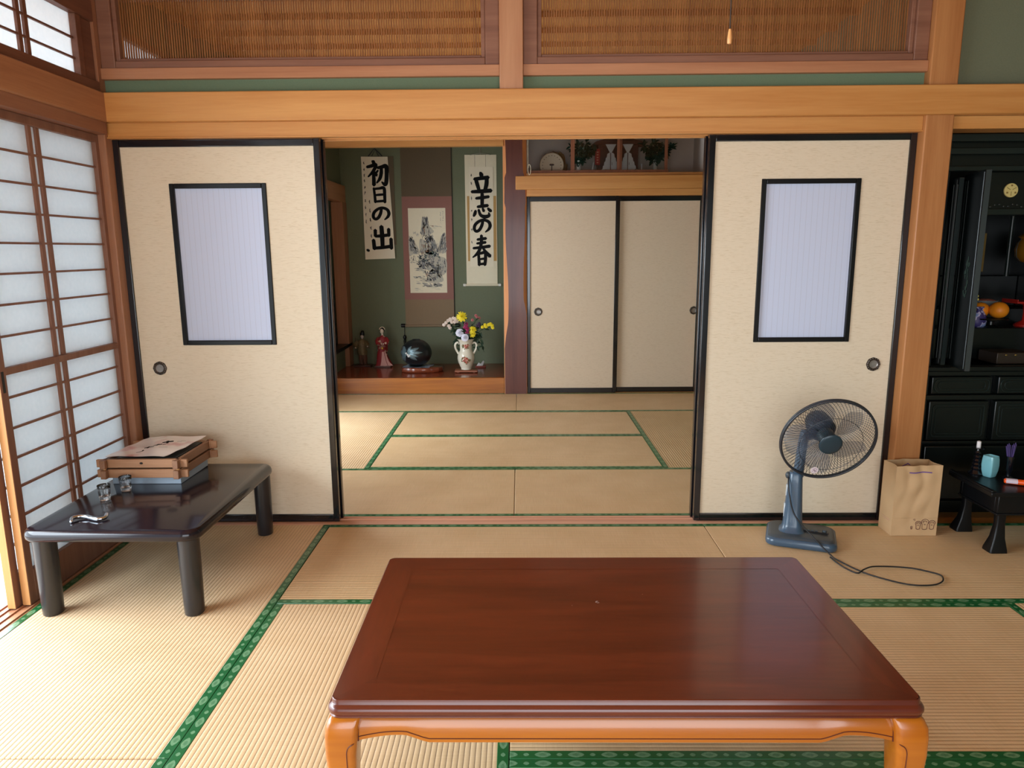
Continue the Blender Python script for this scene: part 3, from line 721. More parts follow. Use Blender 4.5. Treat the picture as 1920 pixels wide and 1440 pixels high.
m.build('sheet', pk, t, angle=80)
m = MB()
def ink_on(path, wds, fn):
    """flat brush stroke following fn(u,v)"""
    P = spline([(p[0], p[1], 0) for p in path], 5); n_ = len(P); Lf, Rt = [], []
    for i in range(n_):
        d = (P[min(i+1, n_-1)] - P[max(i-1, 0)]); d = d.normalized() if d.length > 0 else Vector((1, 0, 0))
        nn = Vector((-d.y, d.x, 0)); t_ = i/(n_-1); k = t_*(len(wds)-1); a = int(min(k, len(wds)-2)); wd = wds[a]*(1-(k-a)) + wds[a+1]*(k-a)
        Lf.append(fn(*(P[i]+nn*wd)[:2])); Rt.append(fn(*(P[i]-nn*wd)[:2]))
    return Lf, Rt
for path, wd in (([(0.50, 0.62), (0.64, 0.70)], [.02, .026]), ([(0.54, 0.70), (0.60, 0.60)], [.02, .016]), ([(0.44, 0.50), (0.54, 0.56)], [.02, .024]), ([(0.47, 0.57), (0.50, 0.49)], [.018, .014]), ([(0.57, 0.53), (0.60, 0.57)], [.014, .01]), ([(0.37, 0.38), (0.49, 0.44)], [.018, .022]), ([(0.40, 0.45), (0.44, 0.36)], [.016, .014]), ([(0.41, 0.30), (0.43, 0.26), (0.37, 0.20)], [.014, .01]), ([(0.74, 0.74), (0.80, 0.77)], [.006, .006]), ([(0.70, 0.70), (0.76, 0.72)], [.006, .005]), ([(0.62, 0.38), (0.74, 0.42)], [.004, .006])):
    m = MB(); A, B = ink_on(path, wd, lambda u, v: ppt(u, v, 0.0006)); m.loft([A, B], False, False)
    m.build('brush_stroke', INK, t, smooth=False)

# ------------------------------------------------------------------ shot glasses
def shot_glass(label, x, y):
    t = thing('shot_glass', label, 'glass', (x, y, 0.3302), group='shot glasses')
    m = MB(); n = 10; rings = []
    def rg(r, z, k=0.0, nn=40): return [(r*(1+k*math.cos(n*2*PI*j/nn))*math.cos(2*PI*j/nn), r*(1+k*math.cos(n*2*PI*j/nn))*math.sin(2*PI*j/nn), z) for j in range(nn)]
    rings = [rg(0.0005, 0.0), rg(0.015, 0.0), rg(0.0175, 0.001, .02), rg(0.0185, 0.008, .05), rg(0.0197, 0.022, .05), rg(0.0205, 0.028, .02), rg(0.0225, 0.046), rg(0.0238, 0.060), rg(0.0232, 0.0607), rg(0.0226, 0.060), rg(0.0212, 0.046), rg(0.0185, 0.026), rg(0.0165, 0.0155), rg(0.012, 0.014), rg(0.0005, 0.0138)]
    m.loft(rings, True); m.build('tumbler', GLASS, t, angle=50)
    return t
shot_glass('small clear tumbler in front of the wooden tray, nearer the silver hook', -1.577, -0.672)
shot_glass('small clear tumbler touching the front edge of the wooden tray', -1.552, -0.566)
# S-curved silver tool
t = thing('silver_hook', 'silver S-curved metal handle on the black table', 'metal handle', (-1.505, -0.885, 0.3302))
m = MB(); pts = spline([(-0.052, -0.030, 0.006), (-0.060, -0.012, 0.012), (-0.047, 0.006, 0.012), (-0.020, 0.008, 0.010), (0.008, -0.004, 0.009), (0.034, -0.012, 0.009), (0.050, 0.000, 0.010), (0.047, 0.018, 0.016)], 6)
m.tube(pts, [0.0062 + 0.0015*math.sin(PI*i/(len(pts)-1)) for i in range(len(pts))], 10); m.sphere((-0.052, -0.030, 0.0065), 0.0065, 10, 8); m.sphere((0.047, 0.018, 0.016), 0.0062, 10, 8)
m.build('bar', STEEL, t, angle=60)

# ------------------------------------------------------------------ electric fan
frz = math.atan2(-0.10, 0.266)
fan = thing('electric_fan', 'blue-grey electric floor fan with round wire guard', 'fan', (1.270, -0.295, 0.0012), frz)
m = MB(); rings = []
for o, z in ((-0.006, 0.0), (0.0, 0.004), (0.002, 0.016), (0.0, 0.026), (-0.006, 0.032)):
    ring_ = []
    for x, y in rrect(-0.143-o, 0.143+o, -0.112-o, 0.112+o, 0.035, 6): ring_.append((x, y - 0.012*math.cos(x/0.143*PI/2)*(1 if y < 0 else 0), z + (0.010*math.cos(x/0.15*PI/2) if z > 0.02 else 0)))
    rings.append(ring_)
m.loft(rings); fb = m.build('base', FANB, fan, angle=50)
m = MB(); rings = []
for o, z in ((-0.006, 0.030), (-0.010, 0.035), (-0.020, 0.039)):
    rings.append([(x, y - 0.010*math.cos(x/0.143*PI/2)*(1 if y < 0 else 0), z + 0.012*math.cos(x/0.15*PI/2)) for x, y in rrect(-0.143-o, 0.143+o, -0.108-o, 0.108+o, 0.035, 6)])
m.loft(rings); m.build('base_top', FANT, fan, angle=50)
m = MB()
m.box(0.000, 0.112, -0.018, 0.016, 0.046, 0.050); cp = m.build('control_panel', plain('fan_panel', S(30, 34, 38), 0.3), fan, bevel=0.002)
for k in range(4):
    m = MB(); m.box(0.008+0.016*k, 0.020+0.016*k, -0.012, 0.010, 0.050, 0.054); m.build('button', FANT, cp, bevel=0.001)
m = MB(); m.lathe([(0.009, 0.05), (0.0085, 0.058), (0.002, 0.059)], 16, (0.095, -0.001, 0)); m.build('timer_knob', FANT, cp)
# column with a flared foot
cx0 = -0.038
m = MB(); rings = []
for z, hw, hd, oy in ((0.040, 0.060, 0.062, 0.0), (0.052, 0.046, 0.050, 0.0), (0.075, 0.041, 0.042, 0.002), (0.16, 0.036, 0.036, 0.004), (0.26, 0.031, 0.031, 0.008), (0.300, 0.029, 0.029, 0.010), (0.308, 0.024, 0.024, 0.010)):
    rings.append([(cx0+x, y+oy, z) for x, y in rrect(-hw, hw, -hd, hd, min(hw, hd)*0.72, 5)])
m.loft(rings); col = m.build('column', FANB, fan, angle=50)
m = MB(); m.box(cx0-0.0395, cx0-0.034, -0.016, 0.002, 0.105, 0.165); m.build('white_label', plain('label_white2', S(206, 216, 222), 0.3), col)
m = MB(); m.box(cx0-0.0355, cx0-0.029, -0.012, 0.004, 0.20, 0.25); m.build('white_label', plain('label_white', S(206, 216, 222), 0.3), col)
m = MB(); m.sphere((cx0-0.031, -0.006, 0.292), (0.011, 0.010, 0.016), 12, 8); m.build('height_knob', FANT, col)
# head: axis direction in world, converted into the fan's frame
hc = Vector((1.322, -0.380, 0.477)); nw = Vector((-0.05, -0.94, -0.33)).normalized()
Rz = Matrix.Rotation(-frz, 4, 'Z'); hl = Rz @ (hc - Vector((1.270, -0.295, 0.0012))); nl = (Rz.to_3x3() @ nw).normalized()
zq = nl; xq = Vector((0, 0, 1)).cross(zq).normalized(); yq = zq.cross(xq)
HM = Matrix(((xq.x, yq.x, zq.x, hl.x), (xq.y, yq.y, zq.y, hl.y), (xq.z, yq.z, zq.z, hl.z), (0, 0, 0, 1)))
RG = 0.192
tl = lambda p: Rz @ (Vector(p) - Vector((1.270, -0.295, 0.0012)))
m = MB(); m.tube([tl(p) for p in spline([(1.246, -0.279, 0.29), (1.251, -0.277, 0.35), (1.258, -0.274, 0.42), (1.266, -0.271, 0.475), (1.270, -0.270, 0.492)], 3)], [0.0235, 0.0225, 0.022, 0.0215, 0.021, 0.0205, 0.020, 0.020, 0.020, 0.020, 0.019, 0.017, 0.012], 14); m.build('neck', FANB, fan, angle=60)
m = MB(); m.tube([tl((1.262, -0.271, 0.468)), tl((1.30, -0.271, 0.480)), tl((1.322, -0.272, 0.492))], [0.024, 0.026, 0.028], 12); m.build('pivot', FANM, fan, angle=60)
def wires(hubr, zrim, zmid, zhub, twist, n=72):
    m = MB(); m.M = HM
    for k in range(n):
        a0 = 2*PI*k/n; pts = []
        for i in range(9):
            t_ = i/8; r_ = hubr + (RG-0.003-hubr)*t_; a = a0 + twist*(t_)**1.2
            z = zhub + (zrim-zhub)*t_ + zmid*math.sin(PI*t_)
            pts.append((r_*math.cos(a), r_*math.sin(a), z))
        m.tube(pts, 0.00095, 4)
    return m
m = wires(0.046, 0.0, 0.018, 0.030, 0.55)
m.M = HM
for r_, z in ((0.128, 0.031),): m.tube([(r_*math.cos(2*PI*j/64), r_*math.sin(2*PI*j/64), z) for j in range(64)], 0.0011, 5, True)
fg = m.build('front_guard', FANW, fan)
m = MB(); m.M = HM
m.lathe([(0.002, 0.036), (0.036, 0.0355), (0.046, 0.033), (0.048, 0.029), (0.046, 0.026)], 40); m.build('hub_cap', FANH, fg, angle=60)
m = MB(); m.M = HM; m.tube([((RG)*math.cos(2*PI*j/80), RG*math.sin(2*PI*j/80), 0) for j in range(80)], 0.0052, 10, True)
m.tube([((RG+0.001)*math.cos(2*PI*j/80), (RG+0.001)*math.sin(2*PI*j/80), -0.010) for j in range(80)], 0.0046, 10, True)
m.build('guard_rim', FANW, fan, angle=60)
m = wires(0.056, -0.010, -0.022, -0.066, -0.5, 72); m.build('rear_guard', FANW, fan)
# sticker on the front guard
m = MB(); m.M = HM; sxp = Vector((-0.045, -0.128, 0.036))
m.lathe([(0.0165, 0.0), (0.0165, 0.0012)], 28, tuple(sxp)); st_ = m.build('round_sticker', plain('sticker', S(220, 208, 214), 0.4), fan)
m = MB(); m.M = HM
for ax, ay, bx, by in ((-.010, .006, .002, .010), (-.006, .002, .008, -.002), (-.010, -.005, -.002, -.001), (.0, -.008, .010, -.005), (.004, .009, .010, .004), (-.002, .005, .003, -.006)):
    m.tube([(sxp.x+ax, sxp.y+ay, sxp.z+0.0014), (sxp.x+bx, sxp.y+by, sxp.z+0.0014)], 0.0009, 4)
m.build('sticker_print', plain('sticker_print', S(120, 84, 110), 0.5), st_)
# motor housing and blades
m = MB(); m.M = HM; m.lathe([(0.010, -0.185), (0.036, -0.180), (0.050, -0.158), (0.056, -0.12), (0.056, -0.078), (0.050, -0.068), (0.03, -0.060)], 28); m.build('motor_housing', FANM, fan, angle=50)
m = MB(); m.M = HM; m.lathe([(0.034, -0.046), (0.036, -0.010), (0.030, 0.004), (0.002, 0.007)], 28); hb = m.build('blade_hub', FANH, fan, angle=50)
for k in range(5):
    m = MB(); m.M = HM @ Matrix.Rotation(2*PI*k/5 + 0.5, 4, 'Z'); G1, G2 = 8, 8; vs = []
    for lay in (0, 1):
        for i in range(G1+1):
            t_ = i/G1; r_ = 0.030 + 0.142*t_; half = 0.30 + 0.26*math.sin(PI*min(1, t_*0.85+0.12))
            half *= (1 if t_ < 0.8 else math.sqrt(max(0.02, 1-((t_-0.8)/0.2)**2*0.75)))
            for j in range(G2+1):
                s = 2*j/G2-1; a = half*s + 0.30*t_
                vs.append((r_*math.cos(a), r_*math.sin(a), -0.022 + 0.022*s*(0.6+0.4*t_) - 0.0018*lay))
    nq = (G1+1)*(G2+1); fs = []
    for lay in (0, 1):
        for i in range(G1):
            for j in range(G2):
                a = lay*nq + i*(G2+1)+j; fs.append((a, a+1, a+G2+2, a+G2+1))
    m.add(vs, fs); m.build('blade', BLADE, hb, angle=60)
# cord lying on the mat
t = fan
m = MB()
cw_ = [(1.215, -0.262, 0.300), (1.198, -0.300, 0.270), (1.200, -0.318, 0.215), (1.222, -0.335, 0.13), (1.275, -0.395, 0.062), (1.318, -0.486, 0.016), (1.335, -0.516, 0.006), (1.372, -0.606, 0.006), (1.416, -0.668, 0.006), (1.505, -0.736, 0.006), (1.591, -0.745, 0.006), (1.650, -0.716, 0.006), (1.677, -0.665, 0.006), (1.65, -0.63, 0.006), (1.583, -0.592, 0.006), (1.46, -0.585, 0.0085), (1.40, -0.615, 0.010), (1.362, -0.640, 0.006), (1.335, -0.60, 0.006), (1.322, -0.545, 0.006), (1.318, -0.49, 0.006)]
inv = Matrix.Rotation(-frz, 4, 'Z') @ Matrix.Translation((-1.270, 0.295, -0.0012))
m.tube([inv @ p for p in spline(cw_, 7)], 0.0030, 7); m.build('power_cord', plain('cord_black', S(22, 24, 28), 0.4), fan, angle=80)

# ------------------------------------------------------------------ paper bag
bag = thing('paper_bag', 'brown kraft paper shopping bag standing against the post', 'bag', (1.788, -0.198, 0.0012))
bx, by, bh = 0.101, 0.056, 0.322
def bagpt(s, z, inner=0.0):
    """s runs 0..4 round the bag: front, right, back, left"""
    k = int(s) % 4; f = s - int(s); t_ = z/bh
    ex = bx - 0.000*t_ - inner; ey = by - inner
    cor = [(-ex, -ey), (ex, -ey), (ex, ey), (-ex, ey)]
    a, b_ = cor[k], cor[(k+1) % 4]; x = a[0]+(b_[0]-a[0])*f; y = a[1]+(b_[1]-a[1])*f
    w_ = t_**1.5*(1 if t_ > 0.25 else 0)
    wr = math.sin(f*PI)
    wob = 0.0030*(1-2*abs(math.sin(x*48+1.2*math.sin(z*19)+k*2)))*wr*(0.35+t_) + 0.0030*math.sin(x*33-z*60+k)*wr
    if k in (1, 3): x += (0.012*w_*wr*(-1 if k == 1 else 1)) + wob*0.5
    else: y += wob*(0.4+0.6*t_) + 0.004*wr*w_*(1 if k == 0 else -1)
    # leans: top tilts and the right rear corner stands up
    x += 0.0*t_
    zz = z + (0.004*math.sin(s*1.7) + (0.006 if k == 2 else 0) * wr) * (1 if t_ > 0.98 else 0)
    return (x, y, zz)
m = MB(); NZ, NS = 34, 96
outer = [[bagpt(4*j/NS, bh*i/NZ) for j in range(NS)] for i in range(NZ+1)]
inner_ = [[bagpt(4*j/NS, bh*i/NZ, 0.0012) for j in range(NS)] for i in range(NZ, 0, -1)]
m.loft(outer + inner_, True); m.build('paper_body', KRAFT, bag, angle=50)
m = MB(); m.tube([bagpt(0.12+0.001*j, 0.0) for j in range(2)], 0.0005, 3)
PURP = plain('purple_cord', S(104, 72, 150), 0.7)
m = MB(); m.tube([(x, bagpt(min(0.999, max(0, (x+bx)/(2*bx))), 0.292)[1]-0.0016, 0.293+0.0015*math.sin((x-0.005)*60)) for x in [-0.042+0.008*i for i in range(13)]], 0.0024, 6); m.build('cord_handle', PURP, bag)
m = MB(); m.tube([(-0.03, by-0.004, 0.285), (0.0, by-0.006, 0.300), (0.004, by-0.006, 0.304), (0.012, by-0.006, 0.298), (0.04, by-0.004, 0.285)], 0.0022, 6); m.build('cord_handle', PURP, bag)
# fold crease and printed drawing of three little round-headed figures
BRN = plain('brown_print', S(88, 40, 40), 0.8); PNK = plain('pink_print', S(206, 168, 140), 0.8)
def fy(x, z): return bagpt(min(0.999, max(0.0, (x+bx)/(2*bx))), z)[1] - 0.0007
m = MB()
def loop(cx, cz, rx, rz, a0=0, a1=2*PI, n=20, r=0.0011): m.tube([(cx+rx*math.cos(a0+(a1-a0)*j/n), fy(cx, cz)-0.0002, cz+rz*math.sin(a0+(a1-a0)*j/n)) for j in range(n+1)], r, 4)
for cx, cz, s in ((0.016, 0.058, 0.85), (0.046, 0.064, 1.1), (0.077, 0.060, 0.95)):
    loop(cx, cz, 0.0145*s, 0.0125*s, -0.5, PI+0.5)
    loop(cx, cz-0.003*s, 0.009*s, 0.008*s, PI*0.05, PI*0.95)
    for sx in (-1, 1):
        m.tube([(cx+sx*0.011*s, fy(cx, 0.05), cz-0.006*s), (cx+sx*0.010*s, fy(cx, 0.04), cz-0.022*s), (cx+sx*0.009*s, fy(cx, 0.03), cz-0.030*s)], 0.0011, 4)
        m.sphere((cx+sx*0.004*s, fy(cx, 0.055), cz-0.003*s), (0.0012, 0.0004, 0.0012), 6, 4)
    m.tube([(cx-0.009*s, fy(cx, 0.03), cz-0.030*s), (cx, fy(cx, 0.03), cz-0.032*s), (cx+0.009*s, fy(cx, 0.03), cz-0.030*s)], 0.0013, 4)
    loop(cx, cz-0.009*s, 0.003*s, 0.002*s, PI, 2*PI, 8)
loop(-0.012, 0.041, 0.004, 0.0035, 0, 2*PI, 12); loop(-0.012, 0.034, 0.003, 0.003, 0, 2*PI, 12)
for a, b_ in (((-0.004, 0.079), (-0.006, 0.073)), ((0.0, 0.080), (0.001, 0.074)), ((-0.002, 0.071), (0.003, 0.072))): m.tube([(a[0], fy(a[0], a[1]), a[1]), (b_[0], fy(b_[0], b_[1]), b_[1])], 0.0008, 4)
m.build('printed_drawing', BRN, bag)
m = MB()
for z, y0, y1 in ((0.068, -0.04, 0.03), (0.060, -0.03, 0.02)): m.box(-bx-0.0012, -bx-0.0004, y0, y1, z, z+0.0022)
m.build('side_print', PNK, bag)
m = MB(); m.tube([(-bx+0.008*j, fy(-bx+0.008*j, 0.083)+0.0004, 0.083) for j in range(26)], 0.0006, 4); m.build('fold_crease', KRAFT, bag)

# ------------------------------------------------------------------ light pull
t = thing('light_pull', 'black light cord with a small wooden pull hanging before the right transom', 'light pull', (0.4975, -1.6, 1.714))
m = MB(); m.tube([(0, 0, 0.028), (0, 0, CZ-1.714)], 0.0013, 6); m.build('cord', plain('cord_dark', S(44, 34, 28), 0.6), t)
m = MB(); m.lathe([(0.0035, 0.0), (0.0046, 0.002), (0.0048, 0.012), (0.0036, 0.024), (0.0026, 0.030), (0.001, 0.031)], 16); m.build('wooden_pull', wood('pull_wood', S(226, 172, 110), S(208, 148, 88), 'Z', 60, 0.4), t)
# ------------------------------------------------------------------ hanging scrolls in the alcove
YW = 3.858
def quadfn(TL, TR, BR, BL, y):
    def f(u, v, dy=0.0):
        x = (TL[0]*(1-u)+TR[0]*u)*(1-v) + (BL[0]*(1-u)+BR[0]*u)*v
        z = (TL[1]*(1-u)+TR[1]*u)*(1-v) + (BL[1]*(1-u)+BR[1]*u)*v
        return Vector((x, y+dy, z))
    return f
def brush(m, path, wds, fn, asp):
    """one brush stroke as a thin raised ribbon; path in the sheet's uv, widths in u units"""
    P = [Vector((p[0], p[1]*asp, 0)) for p in spline([(p[0], p[1], 0) for p in path], 6)]
    n_ = len(P); A, B = [], []
    for i in range(n_):
        d = P[min(i+1, n_-1)] - P[max(i-1, 0)]; d = d.normalized() if d.length > 1e-9 else Vector((1, 0, 0))
        nn = Vector((-d.y, d.x, 0)); k = i/(n_-1)*(len(wds)-1); a = min(int(k), len(wds)-2); wd = wds[a]*(1-(k-a)) + wds[a+1]*(k-a)
        e = 1.0
        A.append(P[i]+nn*wd*e); B.append(P[i]-nn*wd*e)
    # rounded ends
    d0 = (P[0]-P[1]).normalized(); d1 = (P[-1]-P[-2]).normalized()
    ring = [P[0]+d0*wds[0]*0.8] + A + [P[-1]+d1*wds[-1]*0.8] + B[::-1]
    nA = len(A)
    vs = [fn(p.x, p.y/asp) for p in ring]
    fs = [(0, 1, len(ring)-1)]
    for i in range(nA-1): fs.append((1+i, 2+i, len(ring)-2-i, len(ring)-1-i))
    fs.append((nA, nA+1, nA+2))
    m.add(vs, fs)
KANJI = {
 'hatsu': [([(.30,.02),(.36,.06),(.42,.13)],[.03,.055,.03]), ([(.04,.26),(.24,.22),(.47,.17),(.34,.42),(.08,.66)],[.035,.045,.05,.045,.02]), ([(.33,.42),(.34,.7),(.33,1.0)],[.035,.05,.055]), ([(.38,.47),(.47,.60)],[.03,.05]), ([(.56,.40),(.46,.50)],[.025,.035]), ([(.54,.30),(.74,.26),(.95,.24),(.95,.55),(.90,.90),(.82,.98),(.70,.88)],[.035,.045,.06,.055,.055,.05,.02]), ([(.72,.26),(.70,.52),(.62,.74),(.46,.92)],[.045,.05,.045,.02])],
 'hi': [([(.14,.04),(.18,.5),(.20,.96)],[.05,.055,.06]), ([(.12,.10),(.5,.07),(.84,.05),(.86,.5),(.84,.98)],[.045,.05,.07,.065,.06]), ([(.22,.50),(.5,.48),(.80,.46)],[.04,.05,.045]), ([(.22,.92),(.5,.90),(.82,.88)],[.045,.05,.05])],
 'no': [([(.56,.12),(.50,.45),(.36,.78),(.18,.90),(.06,.72),(.12,.40),(.36,.14),(.64,.06),(.90,.20),(.98,.48),(.90,.74),(.70,.96)],[.05,.055,.055,.05,.055,.055,.05,.05,.055,.06,.05,.02])],
 'deru': [([(.50,.0),(.51,.4),(.50,.88)],[.065,.07,.06]), ([(.17,.15),(.16,.42)],[.055,.05]), ([(.16,.42),(.5,.41),(.86,.38)],[.045,.055,.05]), ([(.87,.12),(.86,.42)],[.055,.05]), ([(.05,.58),(.08,.97)],[.055,.06]), ([(.08,.94),(.5,.92),(.95,.88)],[.05,.055,.055]), ([(.96,.55),(.95,.98)],[.055,.055])],
 'tatsu': [([(.45,.0),(.50,.10),(.52,.20)],[.04,.065,.05]), ([(.14,.32),(.45,.28),(.86,.24)],[.05,.055,.06]), ([(.24,.40),(.30,.60),(.38,.86)],[.06,.06,.05]), ([(.78,.30),(.76,.58),(.68,.88)],[.06,.065,.055]), ([(.0,.94),(.45,.92),(1.0,.88)],[.045,.06,.06])],
 'kokorozashi': [([(.16,.20),(.5,.17),(.86,.13)],[.04,.055,.045]), ([(.50,.0),(.50,.25),(.49,.52)],[.055,.06,.055]), ([(.24,.56),(.5,.53),(.80,.50)],[.04,.055,.05]), ([(.14,.72),(.10,.84),(.03,.95)],[.04,.055,.04]), ([(.30,.68),(.40,.90),(.62,.98),(.86,.93),(.84,.80)],[.04,.05,.06,.055,.02]), ([(.52,.62),(.58,.74)],[.035,.05]), ([(.80,.62),(.90,.70),(.98,.74)],[.035,.055,.045])],
 'haru': [([(.27,.14),(.5,.12),(.76,.10)],[.04,.05,.05]), ([(.24,.27),(.5,.25),(.74,.23)],[.035,.05,.045]), ([(.04,.43),(.5,.40),(.97,.36)],[.04,.05,.055]), ([(.50,.0),(.50,.2),(.42,.44),(.24,.62),(.0,.74)],[.05,.055,.055,.05,.02]), ([(.54,.38),(.72,.54),(.98,.70)],[.03,.05,.065]), ([(.33,.60),(.35,.8),(.37,1.0)],[.045,.05,.055]), ([(.33,.62),(.52,.59),(.71,.58),(.72,.8),(.68,1.0)],[.04,.05,.055,.055,.05]), ([(.40,.80),(.66,.78)],[.035,.04]), ([(.38,.97),(.68,.95)],[.04,.045])],
}
def write(par, ch, fn, asp, u0, u1, v0, v1):
    wu = u1-u0; m = MB()
    for path, wd in KANJI[ch]:
        brush(m, [(u0+(u1-u0)*p[0], v0+(v1-v0)*p[1]) for p in path], [w_*wu*1.7 for w_ in wd], fn, asp)
    m.build('brush_character', INK, par, smooth=False)
def smallmarks(par, fn, asp, u, vs, rr, h=0.022):
    """tiny signature characters, each a few short strokes"""
    for v in vs:
        m = MB()
        for k in range(4):
            a = rr.random()*PI; du = 0.022*math.cos(a); dv = h*0.6*math.sin(a); cu = u+0.02*(rr.random()-.5); cv = v+h*0.7*(rr.random()-.5)
            brush(m, [(cu-du, cv-dv), (cu+du, cv+dv)], [0.007, 0.006], fn, asp)
        m.build('signature_character', INK, par, smooth=False)
BRSC = plain('scroll_dark_silk', S(98, 84, 64), 0.85, noise=0.12, nscale=220)
BRSC2 = plain('scroll_brown_silk', S(134, 112, 86), 0.85, noise=0.12, nscale=220)
MAUVE = plain('scroll_mauve_silk', S(142, 98, 88), 0.85, noise=0.08, nscale=180)
CREAM = plain('scroll_cream', S(228, 217, 190), 0.85, noise=0.04, nscale=40)
GOLDB = plain('scroll_gold_band', S(186, 146, 88), 0.8, noise=0.06, nscale=90)
# left
t = thing('hanging_scroll', 'left hanging scroll with bold brush writing on a slanted cream sheet', 'scroll', (-1.33, YW, 1.19))
def rel(fn, loc): return lambda u, v, dy=0.0: fn(u, v, dy) - Vector(loc)
f = rel(quadfn((-1.489, 2.163), (-1.232, 2.160), (-1.192, 1.197), (-1.487, 1.189), YW-0.016), t.location)
m = MB(); m.box(-0.125, 0.150, -0.007, -0.003, 0.14, 0.975); m.build('backing_silk', BRSC, t)
m = MB(); G = 16
for lay in (0, 1):
    vs = [f(i/4, j/G, 0.004*math.sin(j/G*7+i) - 0.008*(j/G)**3 + (0.0008 if lay else 0)) for j in range(G+1) for i in range(5)]
    m.add(vs, [(j*5+i, j*5+i+1, (j+1)*5+i+1, (j+1)*5+i) for j in range(G) for i in range(4)])
sh = m.build('writing_sheet', WASHI, t)
def fs(u, v): return f(u, v, 0.004*math.sin(v*7+u*4) - 0.008*v**3 - 0.0022)
asp = 0.965/0.27
write(sh, 'hatsu', fs, asp, .17, .96, .038, .272); write(sh, 'hi', fs, asp, .345, .865, .296, .445); write(sh, 'no', fs, asp, .31, .905, .488, .617); write(sh, 'deru', fs, asp, .27, .93, .677, .904)
rr = random.Random(3); m = MB()
smallmarks(sh, fs, asp, .09, (.065, .12, .175, .23, .29, .35, .42, .49, .555, .63), rr); smallmarks(sh, fs, asp, .24, (.43, .52, .61, .69, .77), rr, .03)
m = MB(); brush(m, [(.075, .905), (.135, .915)], [.045, .045], fs, asp); m.build('seal_mark', INK, sh, smooth=False)
m = MB(); m.tube([(-0.09, -0.01, 0.976), (-0.027, -0.01, 1.048), (0.045, -0.01, 0.976)], 0.004, 6); m.tube([(-0.055, -0.012, 0.976), (-0.02, -0.012, 1.04), (0.01, -0.012, 0.976)], 0.003, 6); m.build('hanging_cord', plain('cord_navy', S(26, 28, 44), 0.7), t)
# right
t = thing('hanging_scroll', 'right narrow cream hanging scroll with brush writing, white roller ends', 'scroll', (-0.341, YW, 0.93))
m = MB(); m.box(-0.153, 0.153, -0.006, -0.002, 0.0, 1.242); m.build('mount', CREAM, t)
m = MB(); m.box(-0.135, 0.147, -0.0075, -0.006, 0.236, 0.858); m.build('gold_band', GOLDB, t)
m = MB(); m.M = Matrix.Translation((0, -0.008, 0.002)) @ Matrix.Rotation(PI/2, 4, 'Y'); m.lathe([(0.011, -0.165), (0.011, 0.165)], 14); m.build('roller', CREAM, t)
for s in (-1, 1):
    m = MB(); m.M = Matrix.Translation((s*0.175, -0.008, 0.002)) @ Matrix.Rotation(PI/2, 4, 'Y'); m.lathe([(0.010, -0.014), (0.0145, -0.012), (0.0145, 0.012), (0.012, 0.014)], 16); m.build('roller_end', WHITE, t)
m = MB(); m.tube([(-0.002, -0.006, 1.242), (-0.002, -0.006, 1.31)], 0.0025, 6); m.tube([(-0.10, -0.006, 1.24), (-0.002, -0.008, 1.256), (0.10, -0.006, 1.24)], 0.0025, 6); m.build('hanging_cord', plain('cord_grey', S(150, 146, 130), 0.7), t)
for x in (-0.055, 0.05):
    m = MB(); m.box(x-0.0012, x+0.0012, -0.0078, -0.0062, 1.125, 1.242); m.build('futai_strip', BRSC2, t)
f2 = rel(quadfn((-0.452, 2.062), (-0.219, 2.060), (-0.224, 1.112), (-0.456, 1.113), YW-0.010), t.location)
m = MB()
for lay in (0, 1):
    vs = [f2(i/4, j/G, 0.0022*math.sin(j/G*9+i) + (0.0008 if lay else 0)) for j in range(G+1) for i in range(5)]
    m.add(vs, [(j*5+i, j*5+i+1, (j+1)*5+i+1, (j+1)*5+i) for j in range(G) for i in range(4)])
sh = m.build('writing_sheet', WASHI, t)
def fs2(u, v): return f2(u, v, 0.0022*math.sin(v*9+u*4) - 0.0024)
asp = 0.948/0.233; m = MB()
write(sh, 'tatsu', fs2, asp, .10, .91, .058, .259); write(sh, 'kokorozashi', fs2, asp, .15, .92, .265, .50); write(sh, 'no', fs2, asp, .15, .87, .52, .655); write(sh, 'haru', fs2, asp, .11, .86, .683, .985)
smallmarks(sh, fs2, asp, .09, (.085, .165, .31, .435, .52, .63, .75), random.Random(8))
# centre landscape
t = thing('hanging_scroll', 'wide centre hanging scroll with an ink mountain landscape in a mauve border', 'scroll', (-0.868, YW, 0.53))
m = MB(); m.box(-0.245, 0.245, -0.006, -0.002, 1.258, 1.80); m.build('top_silk', BRSC, t)
m = MB(); m.box(-0.245, 0.245, -0.006, -0.002, 0.0, 0.262); m.build('bottom_silk', BRSC2, t)
m = MB(); m.box(-0.245, 0.245, -0.0065, -0.002, 0.262, 1.258); m.build('mauve_border', MAUVE, t)
m = MB(); m.box(-0.187, 0.178, -0.0075, -0.0065, 0.328, 1.148); pic = m.build('painting', CREAM, t)
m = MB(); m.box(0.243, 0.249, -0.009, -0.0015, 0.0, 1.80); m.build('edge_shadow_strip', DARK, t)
m = MB(); m.M = Matrix.Translation((0, -0.010, 0.0)) @ Matrix.Rotation(PI/2, 4, 'Y'); m.lathe([(0.013, -0.25), (0.013, 0.25)], 14); m.build('roller', BRSC2, t)
for s in (-1, 1):
    m = MB(); m.M = Matrix.Translation((s*0.272, -0.010, 0.004)) @ Matrix.Rotation(PI/2, 4, 'Y'); m.lathe([(0.013, -0.022), (0.018, -0.019), (0.018, 0.019), (0.014, 0.022)], 16); m.build('roller_end', LACQM, t)
